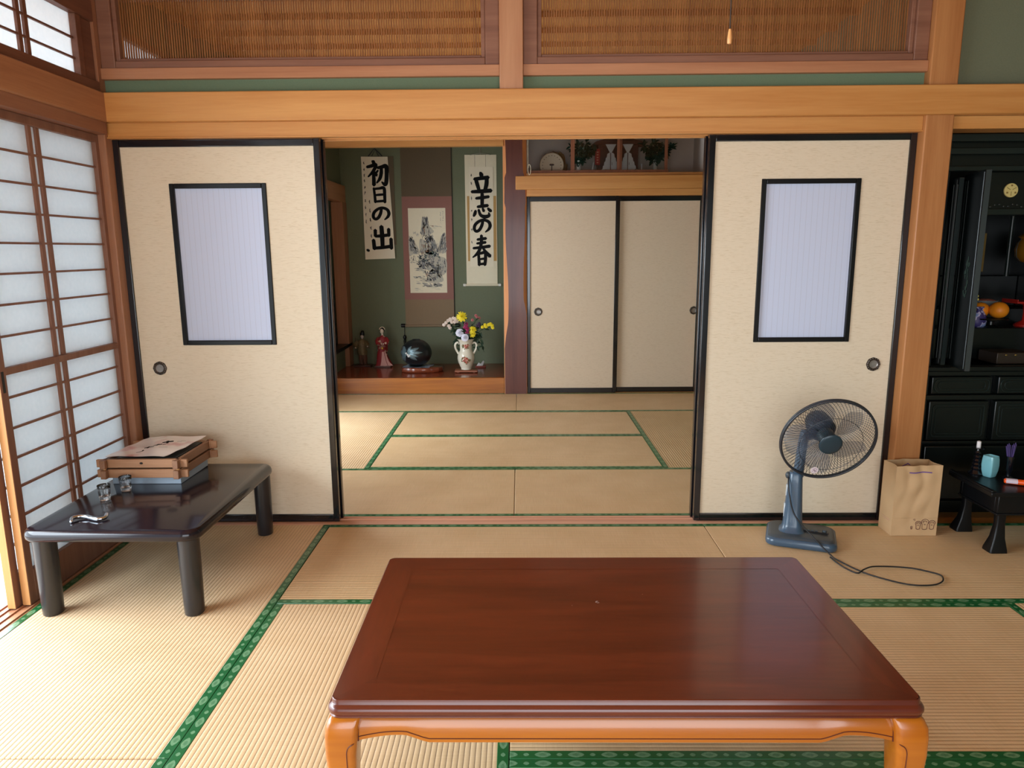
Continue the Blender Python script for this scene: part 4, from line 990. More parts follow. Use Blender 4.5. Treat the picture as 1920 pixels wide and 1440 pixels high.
# ink painting: many small strokes over the sheet
mats = [plain('ink_black', S(66, 68, 74), 0.8), plain('ink_grey', S(122, 124, 130), 0.8), plain('ink_wash', S(150, 148, 142), 0.8), plain('ink_brown', S(150, 112, 88), 0.8), plain('ink_teal', S(70, 98, 92), 0.8), plain('ink_pale', S(186, 180, 164), 0.8), plain('ink_red', S(196, 110, 92), 0.8)]
fp = lambda u, v: Vector((-0.187 + 0.365*u, -0.0079 - 0.00022*({5: 1, 2: 2, 3: 3, 6: 3, 4: 4, 1: 5, 0: 6}[m.cur]), 1.148 - 0.82*v))
aspP = 0.82/0.365
m = MB(); rr = random.Random(21)
def st_(u, v, ang, ln, wd, mat):
    m.cur = mat
    du, dv = ln*math.cos(ang), ln*math.sin(ang)/aspP; bend = 0.25*ln*(rr.random()-.5)
    brush(m, [(u-du, v-dv), (u+bend, v+bend/aspP*0.5), (u+du, v+dv)], [wd*0.5, wd, wd*0.3], fp, aspP)
def patch(n, poly_fn, ang, spread, ln, wd, mats_):
    for _ in range(n):
        u, v = poly_fn(); st_(u, v, ang + spread*(rr.random()-.5), ln*(0.5+0.7*rr.random()), wd*WSC*(0.6+0.8*rr.random()), rr.choice(mats_))
WSC = 0.5
def tri(u0, u1, vt, vb, uc):
    def g():
        k = 0.28+0.72*rr.random(); k0 = k; v = vt + (vb-vt)*(k-0.28)/0.72; return (uc + (u0-uc)*k) + ((u1-u0)*k)*rr.random(), v
    def g_old():
        k = rr.random()**0.6; v = vt + (vb-vt)*k; return (uc + (u0-uc)*k) + ((u1-u0)*k)*rr.random(), v
    return g
def rect(u0, u1, v0, v1): return lambda: (u0+(u1-u0)*rr.random(), v0+(v1-v0)*rr.random())
# mountain silhouettes in pale wash, then broad washes
m.cur = 5
def wash(pts):
    P_ = spline([(a, b, 0) for a, b in pts], 4, True); m.add([fp(p.x, p.y) + Vector((0, 0.00008, 0)) for p in P_], [tuple(range(len(P_)))])
wash([(.33, .30), (.35, .18), (.37, .115), (.42, .105), (.52, .105), (.54, .16), (.58, .22), (.68, .27), (.60, .30), (.45, .31)])
wash([(.0, .33), (.08, .36), (.16, .40), (.24, .46), (.28, .53), (.10, .54), (.0, .55)]); wash([(.28, .38), (.36, .36), (.44, .40), (.44, .52), (.30, .52)])
wash([(.42, .50), (.46, .36), (.52, .30), (.60, .33), (.70, .38), (.80, .50), (.66, .54), (.5, .54)]); wash([(.99, .30), (.90, .31), (.82, .40), (.76, .51), (.86, .53), (.99, .50)])
wash([(.30, .62), (.40, .54), (.52, .48), (.66, .50), (.80, .56), (.99, .60), (.99, .75), (.8, .80), (.6, .76), (.44, .72), (.26, .70)]); wash([(.44, .86), (.52, .76), (.64, .70), (.76, .70), (.86, .78), (.90, .86), (.66, .88)])
WSC = 1.0
for args in ((22, tri(.32, .60, .115, .28, .46), 1.5, 0.3, .05, .028), (22, tri(.0, .26, .36, .52, .05), 1.2, .5, .05, .028), (34, tri(.42, .78, .33, .50, .60), 1.5, .5, .05, .03), (20, tri(.76, 1.0, .32, .52, .95), 1.9, .3, .05, .028), (40, rect(.32, .92, .54, .72), 1.2, 1.5, .04, .03), (16, rect(.50, .88, .76, .86), 1.0, 1, .04, .028), (12, rect(.2, .85, .885, .93), .1, .3, .07, .014)): patch(*args, (5, 5, 2))
WSC = 0.55
patch(46, tri(.30, .62, .105, .30, .46), 1.45, 0.5, .045, .012, (1, 1, 2, 0)); patch(10, rect(.38, .52, .105, .15), 1.5, .6, .03, .016, (0, 1))
patch(8, tri(.34, .5, .24, .36, .42), 1.3, .5, .05, .016, (3, 2)); patch(10, rect(.55, .88, .20, .24), .1, .5, .05, .007, (2, 5, 1)); patch(3, rect(.60, .66, .20, .215), .4, .3, .03, .012, (3, 1))
patch(10, rect(.12, .26, .28, .32), 1.9, .7, .03, .008, (1, 2))
patch(60, tri(.0, .27, .335, .53, .03), 1.0, .8, .04, .013, (0, 1, 2, 1)); patch(24, tri(.28, .42, .37, .53, .34), 1.7, .6, .04, .014, (1, 2, 3))
patch(70, tri(.42, .78, .31, .50, .58), 1.5, .8, .035, .015, (0, 1, 1, 2)); patch(14, rect(.40, .52, .31, .40), 2.2, .6, .03, .02, (0, 0, 1)); patch(26, rect(.36, .58, .40, .52), .5, 1.4, .03, .012, (3, 5, 3, 2))
patch(60, tri(.76, 1.0, .30, .52, .96), 2.0, .4, .05, .012, (0, 1, 2, 1)); patch(30, rect(.60, .80, .42, .52), 1.7, .8, .03, .012, (5, 2, 1))
patch(26, tri(.44, .72, .49, .58, .58), 2.6, 1.8, .035, .018, (1, 0, 4, 4)); patch(24, tri(.66, .84, .51, .58, .72), .6, 1.5, .03, .016, (0, 4, 1)); patch(30, rect(.25, .46, .55, .63), .3, 1.6, .035, .024, (4, 4, 1, 0))
patch(46, rect(.20, .48, .61, .71), .6, 2.4, .03, .022, (0, 0, 1)); patch(60, rect(.46, .66, .60, .72), 1.0, 3, .035, .018, (0, 0, 1, 5)); patch(60, rect(.66, .99, .60, .76), 1.4, 1.2, .035, .013, (0, 1, 2, 5))
patch(20, rect(.0, .24, .55, .64), 1.4, 1.4, .025, .013, (1, 0, 2)); patch(12, rect(.02, .3, .60, .64), .1, .3, .04, .006, (2, 1))
patch(22, rect(.14, .40, .70, .74), .1, .4, .05, .008, (1, 2)); patch(40, tri(.58, .90, .68, .86, .74), 1.1, 1.2, .04, .013, (5, 2, 1, 5)); patch(50, rect(.42, .68, .74, .86), .8, 2.2, .035, .018, (0, 0, 1, 5))
patch(8, rect(.42, .54, .765, .80), 1.5, .5, .018, .014, (6, 3)); patch(10, rect(.38, .58, .75, .765), .1, .3, .04, .008, (0, 1)); patch(24, rect(.10, .40, .80, .825), .1, .4, .04, .009, (0, 1, 2)); patch(18, rect(.2, .46, .83, .87), .2, .4, .05, .006, (2, 5))
patch(46, rect(.36, .86, .885, .93), .3, 1.4, .04, .012, (0, 1, 2, 1)); patch(14, rect(.1, .8, .94, .98), .05, .2, .06, .006, (5, 2))
patch(20, rect(.86, .875, .04, .19), .8, 2, .012, .005, (1, 0)); patch(14, rect(.92, .94, .04, .15), .8, 2, .016, .006, (0, 1)); patch(8, rect(.65, .88, .205, .225), .1, .2, .05, .003, (2,))
m.build('ink_landscape', mats, pic, smooth=False)
# wind weight hanging from the left roller end
t = thing('scroll_weight', 'dark scroll weight on a cord hanging beside the black globe vase', 'scroll weight', (-1.128, YW-0.012, 0.345))
m = MB(); m.tube([(0, 0, 0.09), (0, 0, 0.178)], 0.003, 6); m.build('cord', LACQM, t)
m = MB(); m.lathe([(0.004, 0.094), (0.014, 0.086), (0.018, 0.070), (0.013, 0.054), (0.006, 0.050), (0.013, 0.042), (0.012, 0.020), (0.009, -0.02)], 14); m.build('weight', LACQM, t)

# ------------------------------------------------------------------ alcove ornaments
AZ = 0.1435
SLABW = wood('slab_wood', S(140, 70, 42), S(96, 42, 26), 'X', 14, 0.2, coat=0.5, rings=3)
sl = thing('wooden_slab', 'polished live-edge wooden slab under the black globe vase', 'stand', (-0.905, 3.40, AZ))
m = MB(); n = 64; rr = random.Random(4); off = [rr.random() for _ in range(n)]
def slab(sc_, z, j):
    a = 2*PI*j/n; w_ = 1 + 0.05*math.sin(3*a+1) + 0.03*math.sin(7*a) + (0.045*(off[j]-.5))
    return (0.198*sc_*w_*math.copysign(abs(math.cos(a))**0.75, math.cos(a)), 0.11*sc_*w_*math.copysign(abs(math.sin(a))**0.75, math.sin(a)), z)
m.loft([[slab(0.93, 0, j) for j in range(n)], [slab(1.0, 0.008+0.006*off[j], j) for j in range(n)], [slab(0.985, 0.034+0.008*off[(j*3) % n], j) for j in range(n)], [slab(0.95, 0.046, j) for j in range(n)]])
m.build('slab', SLABW, sl, angle=60)
t = thing('folded_cloth', 'pale blue folded cloth between the globe vase and its wooden slab', 'cloth', (-0.935, 3.40, AZ+0.0465))
m = MB(); G = 12
for lay in (0, 1):
    vs = []
    for j in range(G+1):
        for i in range(G+1):
            u, v = i/G-.5, j/G-.5; x = 0.255*u+0.03*v; y = 0.18*v-0.02*u
            edge_ = max(abs(u), abs(v))*2
            vs.append((x, y, 0.004*(1-lay) + 0.004*max(0, math.sin(u*19+v*7))*max(0, edge_-0.55)/0.45 + 0.0005))
    m.add(vs, [(j*(G+1)+i, j*(G+1)+i+1, (j+1)*(G+1)+i+1, (j+1)*(G+1)+i) for j in range(G) for i in range(G)])
m.build('cloth', plain('cloth_blue', S(150, 160, 176), 0.9, noise=0.15, nscale=60), t, angle=70)
t = thing('globe_vase', 'round black vase with silver leaf relief on a wooden slab', 'vase', (-0.950, 3.40, AZ+0.0515))
m = MB(); prof = [(0.06, 0.0), (0.075, 0.002)]
for k in range(1, 22):
    a = -PI/2 + PI*k/22; r_ = 0.1455*math.cos(a); z = 0.128 + 0.129*math.sin(a)
    if r_ > 0.04 and z > 0.004: prof.append((r_, z))
prof += [(0.040, 0.2535), (0.037, 0.250), (0.036, 0.22)]
m.lathe(prof, 40); vb = m.build('body', plain('vase_black', S(20, 24, 28), 0.35, coat=0.2), t, angle=70)
SILV = plain('leaf_silver', S(98, 118, 124), 0.35, metal=0.4, noise=0.35, nscale=60)
def on_globe(az, el, r_=0.1475):
    return (r_*math.cos(el)*math.cos(az), r_*math.cos(el)*math.sin(az), 0.128 + 0.131*math.sin(el))
m = MB()
def leaf(az, el, ang, ln, wd):
    Lf = []
    A, B, Cn = [], [], []
    for i in range(9):
        k = i/8; ww = wd*math.sin(PI*min(1, k*0.92+0.06))**0.8; ca, sa = math.cos(ang), math.sin(ang)
        p = (az+ln*k*ca, el+ln*k*sa)
        A.append(on_globe(p[0]-ww*sa, p[1]+ww*ca)); Cn.append(on_globe(p[0], p[1], 0.151)); B.append(on_globe(p[0]+ww*sa, p[1]-ww*ca))
    m.loft([A, Cn, B], False, False)
ca_ = -PI/2-0.42
for az, el, ang, ln, wd in ((-.05, .16, .35, .75, .09), (-.02, .10, .02, .85, .09), (.0, .02, -.3, .62, .08), (-.1, .05, -.62, .75, .10), (-.15, .2, 2.7, .62, .13), (-.12, .1, 3.2, .75, .14), (-.12, .0, 3.75, .8, .13), (-.2, -.05, 4.2, .62, .11), (-.05, .2, 1.0, .4, .08)): leaf(ca_+az, el+.03, ang, ln*1.15, wd*1.25)
m.build('leaf_relief', SILV, vb, angle=70)
m = MB()
for az, el in ((.0, -.02), (.14, -.06), (.05, -.12), (-.1, .08)): p = on_globe(ca_+az, el, 0.149); m.sphere(p, 0.011, 8, 6)
m.build('relief_berries', plain('pearl', S(206, 208, 204), 0.3), vb)
# vase with flowers
t = thing('display_board', 'small brown wooden board under the white flower vase', 'stand', (-0.475, 3.352, AZ))
m = MB(); m.box(-0.105, 0.105, -0.062, 0.062, 0.006, 0.024); m.box(-0.085, -0.065, -0.05, 0.05, 0, 0.006); m.box(0.065, 0.085, -0.05, 0.05, 0, 0.006); m.build('board', wood('board_wood', S(156, 92, 58), S(128, 70, 44), 'X', 20, 0.35), t, bevel=0.002)
VX, VY, VZ = -0.476, 3.352, AZ+0.0245
vs_ = thing('flower_vase', 'white two-handled ceramic vase with painted roses on the alcove floor', 'vase', (VX, VY, VZ))
CER = plain('vase_ceramic', S(224, 216, 196), 0.2, coat=0.3)
m = MB(); m.lathe([(0.044, 0.0), (0.050, 0.003), (0.048, 0.012), (0.058, 0.032), (0.074, 0.070), (0.0815, 0.105), (0.079, 0.135), (0.066, 0.165), (0.058, 0.180), (0.056, 0.200), (0.058, 0.235), (0.066, 0.268), (0.082, 0.289), (0.080, 0.291), (0.062, 0.268), (0.050, 0.20), (0.05, 0.10)], 36); body = m.build('body', CER, vs_, angle=70)
for s in (-1, 1):
    m = MB(); pts = spline([(s*0.060, 0, 0.242), (s*0.078, 0, 0.255), (s*0.098, 0, 0.240), (s*0.098, 0, 0.205), (s*0.082, 0, 0.170), (s*0.070, 0, 0.148)], 6); m.tube(pts, 0.0085, 10, flat=1.2); m.build('handle', CER, vs_, angle=80)
RO = [plain('rose_red', S(178, 74, 60), 0.4), plain('rose_leaf', S(96, 104, 60), 0.4), plain('rose_pink', S(206, 130, 112), 0.4)]
def vr(z):
    P_ = [(0.058, 0.032), (0.074, 0.070), (0.0815, 0.105), (0.079, 0.135), (0.066, 0.165), (0.058, 0.180), (0.056, 0.200), (0.058, 0.235), (0.066, 0.268)]
    for (ra, za), (rb, zb) in zip(P_, P_[1:]):
        if za <= z <= zb: return ra + (rb-ra)*(z-za)/(zb-za)
    return 0.06
rr = random.Random(9)
for zc, sc_ in ((0.225, 0.8), (0.098, 1.0)):
    m = MB()
    for k in range(54):
        a0 = rr.random()*2*PI; d = (rr.random()**0.6)*0.036*sc_; m.cur = 0 if d < 0.022*sc_ else rr.choice((1, 1, 0, 2))
        if d < 0.007: m.cur = 2
        dz = d*math.sin(a0); z = zc+dz; da = d*math.cos(a0)*1.15/vr(z); a = -PI/2 + 0.02 + da; r_ = vr(z)+0.0006
        m.sphere((r_*math.cos(a), r_*math.sin(a), z), 0.0062*sc_*(0.7+0.5*rr.random()), 7, 5)
    m.build('painted_rose', RO, body)
GREEN = plain('stem_green', S(46, 74, 40), 0.6); LEAFM = plain('bouquet_leaf', S(34, 58, 38), 0.55, noise=0.25, nscale=40)
def petals(m, c, r_, n1, rows, tilt, wd, nrm=(0, -1, 0.25)):
    """ruffled bloom of strap petals facing nrm"""
    N_ = Vector(nrm).normalized(); X_ = N_.orthogonal().normalized(); Y_ = N_.cross(X_); c = Vector(c)
    for row in range(rows):
        q = (row+1)/rows
        for k in range(n1):
            a = 2*PI*(k + 0.5*(row % 2))/n1 + rr.random()*0.3; d = X_*math.cos(a)+Y_*math.sin(a); s_ = N_.cross(d)
            h = tilt*(1-q)
            p0 = c + N_*r_*0.1; p1 = c + d*r_*q*0.6 + N_*r_*(0.45*(1-q)+0.18); p2 = c + d*r_*q*(0.95+0.12*rr.random()) + N_*r_*(0.5*(1-q)+0.02)
            m.add([p0, p1 - s_*wd, p2 - s_*wd*0.6, p2 + s_*wd*0.6, p1 + s_*wd], [(0, 1, 4), (1, 2, 3, 4)])
def leafshape(m, p, d, ln, wd, nrm=(0, -0.6, 0.8)):
    p = Vector(p); d = Vector(d).normalized(); s_ = d.cross(Vector(nrm)).normalized(); u_ = s_.cross(d)
    m.add([p, p+d*ln*0.35+s_*wd+u_*wd*.3, p+d*ln*0.7+s_*wd*0.8+u_*wd*.2, p+d*ln, p+d*ln*0.7-s_*wd*0.8+u_*wd*.2, p+d*ln*0.35-s_*wd+u_*wd*.3, p+d*ln*0.5], [(0, 1, 6), (1, 2, 6), (2, 3, 6), (3, 4, 6), (4, 5, 6), (5, 0, 6)])
def flower(name, label, cat, tip, blooms, mat, leaves=3, grp=None, r_=0.03, n1=14, rows=4, wd=0.005, lean=0.0):
    """stem from inside the vase neck up to the tip with blooms around it (positions relative to tip)"""
    t = thing(name, label, cat, (VX, VY, VZ+0.20), group=grp)
    tp = Vector(tip) - Vector((VX, VY, VZ+0.20)); m = MB()
    q = Vector((tp.x*0.22, tp.y*0.3, 0.085)); path = spline([(tp.x*0.05, tp.y*0.1, -0.06), q, q.lerp(tp, 0.55)+Vector((0, 0, 0.012)), tp+Vector((0, 0.008, -0.006))], 5)
    m.tube(path, 0.0026, 6)
    for b_ in blooms:
        if b_ != (0, 0, 0): m.tube([tp+Vector((0, 0.008, -0.012)), tp+Vector(b_)+Vector((0, 0.006, -0.004))], 0.0016, 5)
    m.build('stem', GREEN, t)
    for b_ in blooms:
        m = MB(); petals(m, tp+Vector(b_), r_, n1, rows, 0.5, wd); m.build('bloom', mat, t, smooth=False)
    if leaves:
        m = MB()
        for k in range(leaves):
            p = path[int(len(path)*(0.45+0.5*k/max(1, leaves)))]; a = rr.random()*2*PI
            leafshape(m, p, (math.cos(a), -0.4*rr.random()+0.1, 0.35*math.sin(a)+0.05), 0.05+0.02*rr.random(), 0.012)
        m.build('leaf', LEAFM, t, smooth=False)
    return t
YEL = plain('petal_yellow', S(232, 210, 36), 0.6); WHT = plain('petal_white', S(222, 222, 236), 0.6); MAG = plain('petal_magenta', S(150, 32, 84), 0.6); CRM = plain('petal_cream', S(222, 204, 190), 0.6); PNKP = plain('petal_pink', S(170, 92, 92), 0.6); YC = plain('petal_pale_yellow', S(228, 216, 110), 0.6)
flower('chrysanthemum', 'yellow chrysanthemum at the top of the alcove bouquet', 'flower', (-0.508, 3.33, 0.666), [(0, 0, 0)], YEL, 5, r_=0.050, n1=18, rows=5, wd=0.006)
flower('chrysanthemum', 'yellow chrysanthemum low at the centre of the alcove bouquet', 'flower', (-0.408, 3.30, 0.545), [(0, 0, 0), (-0.004, 0.01, -0.036)], YEL, 4, r_=0.036, n1=16, rows=5, wd=0.005)
flower('carnation', 'bluish white ruffled carnation at the left of the bouquet', 'flower', (-0.527, 3.29, 0.520), [(0, 0, 0)], WHT, 5, r_=0.036, n1=14, rows=6, wd=0.013)
flower('carnation', 'white carnation resting on the vase rim', 'flower', (-0.478, 3.275, 0.478), [(0, 0, 0)], WHT, 3, r_=0.034, n1=14, rows=6, wd=0.013)
flower('spray_flower', 'cream spray of small blossoms reaching left from the vase', 'flower', (-0.600, 3.33, 0.612), [(-0.075, 0, -0.020), (-0.055, -0.01, 0.0), (-0.035, 0.0, 0.018), (-0.015, -0.005, 0.032), (0.012, 0.0, 0.040), (0.030, -0.005, 0.036), (0.0, -0.01, 0.006), (0.026, -0.01, 0.008), (-0.028, -0.01, -0.030), (-0.018, -0.01, -0.048), (0.046, 0, 0.012), (-0.005, -0.012, 0.022)], CRM, 9, r_=0.016, n1=8, rows=2, wd=0.006)
flower('sweet_pea', 'magenta blossoms at the centre of the bouquet', 'flower', (-0.470, 3.30, 0.570), [(0, 0, 0.012), (0.012, -0.004, -0.012), (-0.008, 0, -0.008), (0.012, -0.004, -0.046), (0.004, 0.0, 0.030), (0.022, 0, -0.036)], MAG, 5, r_=0.019, n1=9, rows=3, wd=0.008)
flower('pink_bud', 'dusty pink buds on a tall thin stem above the bouquet', 'flower', (-0.368, 3.34, 0.662), [(0, 0, 0), (0.022, 0, -0.010), (-0.010, 0, 0.014), (-0.042, 0, -0.028)], PNKP, 3, r_=0.014, n1=7, rows=2, wd=0.005)
flower('freesia', 'yellow blossoms on the arching stem at the bouquet right side', 'flower', (-0.262, 3.33, 0.575), [(0.020, 0, 0.022), (0.036, 0, 0.006), (0.040, 0, -0.012), (-0.022, 0, -0.002), (-0.030, 0, 0.014), (-0.055, 0, -0.006), (0.004, 0, 0.016)], YEL, 6, r_=0.016, n1=8, rows=2, wd=0.006)
flower('statice', 'dark purple filler flower at the right of the magenta blossoms', 'flower', (-0.352, 3.34, 0.585), [(0, 0, 0), (0.014, 0, -0.012), (-0.012, 0, -0.004), (0.004, 0, 0.014)], plain('petal_purple', S(62, 36, 62), 0.6), 6, r_=0.016, n1=8, rows=2, wd=0.006)
t = thing('leafy_sprig', 'dark green leafy sprigs filling and drooping from the bouquet', 'greenery', (VX, VY, VZ+0.20))
for (ex, ey, ez, nl) in ((-0.105, -0.03, 0.19, 9), (-0.05, -0.05, 0.15, 8), (0.02, -0.06, 0.16, 8), (0.10, -0.04, 0.17, 9), (0.155, 0.0, 0.10, 9), (0.12, 0.0, -0.02, 10), (0.17, 0.02, -0.04, 8), (-0.10, 0.0, -0.02, 7), (-0.09, 0.02, 0.08, 8), (0.05, 0.0, 0.20, 7)):
    m = MB(); p = spline([(0, 0, -0.06), (ex*0.3, ey*0.4, 0.10), (ex*0.75, ey*0.9, max(0.06, ez*0.9)), (ex, ey, ez)], 5); m.tube(p, 0.002, 5)
    for k in range(nl):
        q = p[int(len(p)*(0.35+0.6*k/nl))]; a = rr.random()*2*PI; leafshape(m, q, (math.cos(a), -0.3+0.4*rr.random(), 0.5*math.sin(a)), 0.05+0.025*rr.random(), 0.012)
    m.build('sprig', LEAFM, t, smooth=False)
t = thing('small_ornament', 'small red and white folded ornament behind the white vase', 'ornament', (-0.355, 3.62, AZ))
m = MB(); m.box(-0.05, 0.05, -0.03, 0.03, 0, 0.016); m.build('base', plain('orn_red', S(150, 62, 48), 0.5), t, bevel=0.002)
m = MB(); m.prism([(-0.04, 0.0), (0.02, 0.0), (0.036, 0.042), (0.024, 0.05), (0.0, 0.018), (-0.02, 0.03)], -0.012, 0.012, 'xz'); m.M = None
o_ = m.build('paper_fold', PWHITE, t); o_.location = (0.0, 0, 0.016)

# ------------------------------------------------------------------ dolls
SKIN = plain('doll_face', S(226, 208, 190), 0.5)
t = thing('geisha_doll', 'kimono doll in red with flared white-lined hem on the alcove floor', 'doll', (-1.318, 3.70, AZ))
m = MB(); m.box(-0.085, 0.075, -0.06, 0.06, 0, 0.014); m.build('base', plain('doll_base', S(96, 52, 36), 0.4), t, bevel=0.003)
KRED, ktn, kb = newmat('kimono_red')
tc = ktn.nodes.new('ShaderNodeTexCoord'); vo = ktn.nodes.new('ShaderNodeTexVoronoi'); vo.inputs['Scale'].default_value = 26
L(ktn, tc, 'Object', vo, 'Vector'); rp = ktn.nodes.new('ShaderNodeValToRGB'); rp.color_ramp.elements[0].position = 0.26; rp.color_ramp.elements[0].color = S(206, 176, 150); rp.color_ramp.elements[1].position = 0.36; rp.color_ramp.elements[1].color = S(140, 28, 32)
L(ktn, vo, 'Distance', rp, 'Fac'); L(ktn, rp, 'Color', kb, 'Base Color'); kb.inputs['Roughness'].default_value = 0.6
m = MB(); n = 28
def krow(z, rx, ry, ox=0.0, oy=0.0, ruf=0.0): return [(ox+rx*math.cos(2*PI*j/n)*(1+ruf*math.cos(5*2*PI*j/n)), oy+ry*math.sin(2*PI*j/n)*(1+ruf*math.sin(4*2*PI*j/n)), z) for j in range(n)]
m.loft([krow(0.014, .080, .060, 0.0, 0, .10), krow(0.03, .076, .056, 0, 0, .08), krow(0.09, .058, .044, -.012, 0, .04), krow(0.15, .044, .036, -.016), krow(0.20, .036, .030, -.012), krow(0.235, .040, .032, -.008), krow(0.27, .044, .033, -.006), krow(0.292, .036, .026, -.006), krow(0.304, .017, .015, -.006), krow(0.312, .012, .012, -.006)])
kim = m.build('kimono', KRED, t, angle=80)
m = MB(); m.loft([[(0.012, -0.037, 0.155), (0.020, -0.037, 0.155)], [(0.035, -0.055, 0.06), (0.060, -0.050, 0.055)], [(0.052, -0.066, 0.016), (0.098, -0.052, 0.016)]], False, False)
m.loft([[(-0.008, -0.041, 0.15), (0.008, -0.041, 0.155)], [(-0.016, -0.054, 0.06), (0.03, -0.056, 0.06)], [(-0.024, -0.068, 0.016), (0.048, -0.066, 0.016)]], False, False)
m.build('hem_lining', [plain('kimono_lining', S(206, 150, 140), 0.6)], kim, smooth=False)
for s in (-1, 1):
    m = MB(); pts = [(s*0.036-.006, 0, 0.285), (s*0.052-.006, -0.012, 0.255), (s*0.044-.004, -0.036, 0.232), (s*0.014, -0.046, 0.230)]
    m.tube(pts, [0.013, 0.017, 0.020, 0.013], 10, flat=1.3); m.loft([[(s*0.048-.004, -0.016, 0.245), (s*0.030, -0.046, 0.240)], [(s*0.050-.004, -0.018, 0.15), (s*0.034, -0.044, 0.15)]], False, False); m.build('sleeve', KRED, kim, angle=80)
    m = MB(); m.sphere((s*0.010, -0.050, 0.232), (0.007, 0.006, 0.007), 8, 6); m.build('hand', SKIN, kim)
m = MB(); m.loft([krow(0.196, .038, .032, -.012), krow(0.232, .042, .035, -.009)]); m.build('obi', plain('obi', S(150, 98, 78), 0.6, noise=0.3, nscale=80), kim)
m = MB(); m.sphere((-.004, -0.040, 0.186), 0.010, 10, 6); m.build('obi_tassel', plain('obi_gold', S(226, 184, 44), 0.4), kim)
m = MB(); m.tube([(-.006, 0, 0.305), (-.006, -0.002, 0.336)], [0.011, 0.009], 10); m.sphere((-.008, -0.006, 0.352), (0.019, 0.020, 0.025), 16, 12); m.sphere((-.008, -0.0265, 0.350), (0.0028, 0.003, 0.005), 6, 5); m.build('head', SKIN, t)
m = MB(); m.sphere((-.006, 0.004, 0.366), (0.023, 0.020, 0.017), 14, 8); m.sphere((-.006, 0.018, 0.352), (0.019, 0.014, 0.022), 12, 8); m.sphere((-0.004, 0.004, 0.386), (0.013, 0.012, 0.010), 10, 6); m.build('hair', plain('doll_hair', S(28, 22, 22), 0.4), t)
m = MB(); m.tube([(-.006+0.026*math.cos(a), -0.004, 0.366+0.026*math.sin(a)) for a in [PI*(0.02+0.96*k/10) for k in range(11)]], 0.0045, 6); m.build('head_band', plain('doll_band', S(214, 196, 170), 0.6), t)
m = MB()
for s in (-1, 1): m.sphere((-.008+s*0.007, -0.0245, 0.355), (0.0028, 0.0016, 0.0012), 6, 4)
m.sphere((-.008, -0.0255, 0.3415), (0.0028, 0.0016, 0.0014), 6, 4); m.build('face_marks', plain('doll_face_marks', S(60, 24, 24), 0.5), t)
t = thing('samurai_doll', 'small court doll with tall black hat in dark brocade by the alcove corner', 'doll', (-1.535, 3.73, AZ))
m = MB(); m.box(-0.075, 0.085, -0.05, 0.05, 0, 0.014); m.build('base', plain('doll_base_dark', S(78, 44, 32), 0.4), t, bevel=0.003)
BRO = plain('brocade_olive', S(104, 88, 58), 0.6, noise=0.5, nscale=70); BRO2 = plain('brocade_brown', S(92, 58, 40), 0.6, noise=0.3, nscale=60)
for s in (-1, 1):
    m = MB(); m.tube([(s*0.018+.006, 0, 0.014), (s*0.020+.004, -0.002, 0.07), (s*0.016, 0, 0.14)], [0.018, 0.022, 0.026], 10); m.sphere((s*0.018+.006, -0.012, 0.020), (0.012, 0.022, 0.008), 8, 5); m.build('leg', BRO2, t)
m = MB(); m.loft([krow(0.115, .046, .036, 0, 0, .06), krow(0.15, .052, .040, -.004, 0, .04), krow(0.18, .040, .032, -.002), krow(0.22, .044, .034, -.004), krow(0.25, .040, .028, -.004), krow(0.265, .018, .016, 0), krow(0.272, .010, .010, 0.004)]); m.build('robe', BRO, t, angle=80)
for s, pts in ((-1, [(-0.038, 0, 0.25), (-0.062, -0.01, 0.215), (-0.050, -0.030, 0.19)]), (1, [(0.034, 0, 0.25), (0.054, -0.016, 0.215), (0.058, -0.04, 0.205)])):
    m = MB(); m.tube(pts, [0.018, 0.024, 0.022], 10); m.build('sleeve', BRO, t); m = MB(); m.sphere((pts[-1][0]+s*0.006, pts[-1][1]-0.014, pts[-1][2]), 0.007, 8, 5); m.build('hand', SKIN, t)
m = MB(); m.tube([(0.004, 0, 0.268), (0.005, -0.002, 0.285)], 0.009, 8); m.sphere((0.006, -0.006, 0.300), (0.017, 0.018, 0.022), 14, 10); m.sphere((0.006, -0.025, 0.299), (0.0026, 0.003, 0.004), 6, 5); m.build('head', plain('doll_face_dim', S(200, 178, 168), 0.5), t)
m = MB(); m.loft([krow(0.308, .021, .021, .006), krow(0.322, .022, .022, .006), krow(0.338, .017, .018, .008), krow(0.352, .014, .015, .010), krow(0.356, .008, .009, .011)]); m.sphere((0.006, 0.010, 0.300), (0.018, 0.012, 0.02), 10, 8); m.build('hat', LACQM, t, angle=80)
m = MB(); m.tube([(-0.070, 0.0, 0.115), (-0.072, 0.004, 0.19), (-0.066, 0.006, 0.285)], [0.002, 0.003, 0.002], 6); m.tube([(0.055, -0.055, 0.20), (0.086, -0.05, 0.186)], 0.003, 6); m.build('bow', plain('doll_bow', S(70, 42, 30), 0.5), t)
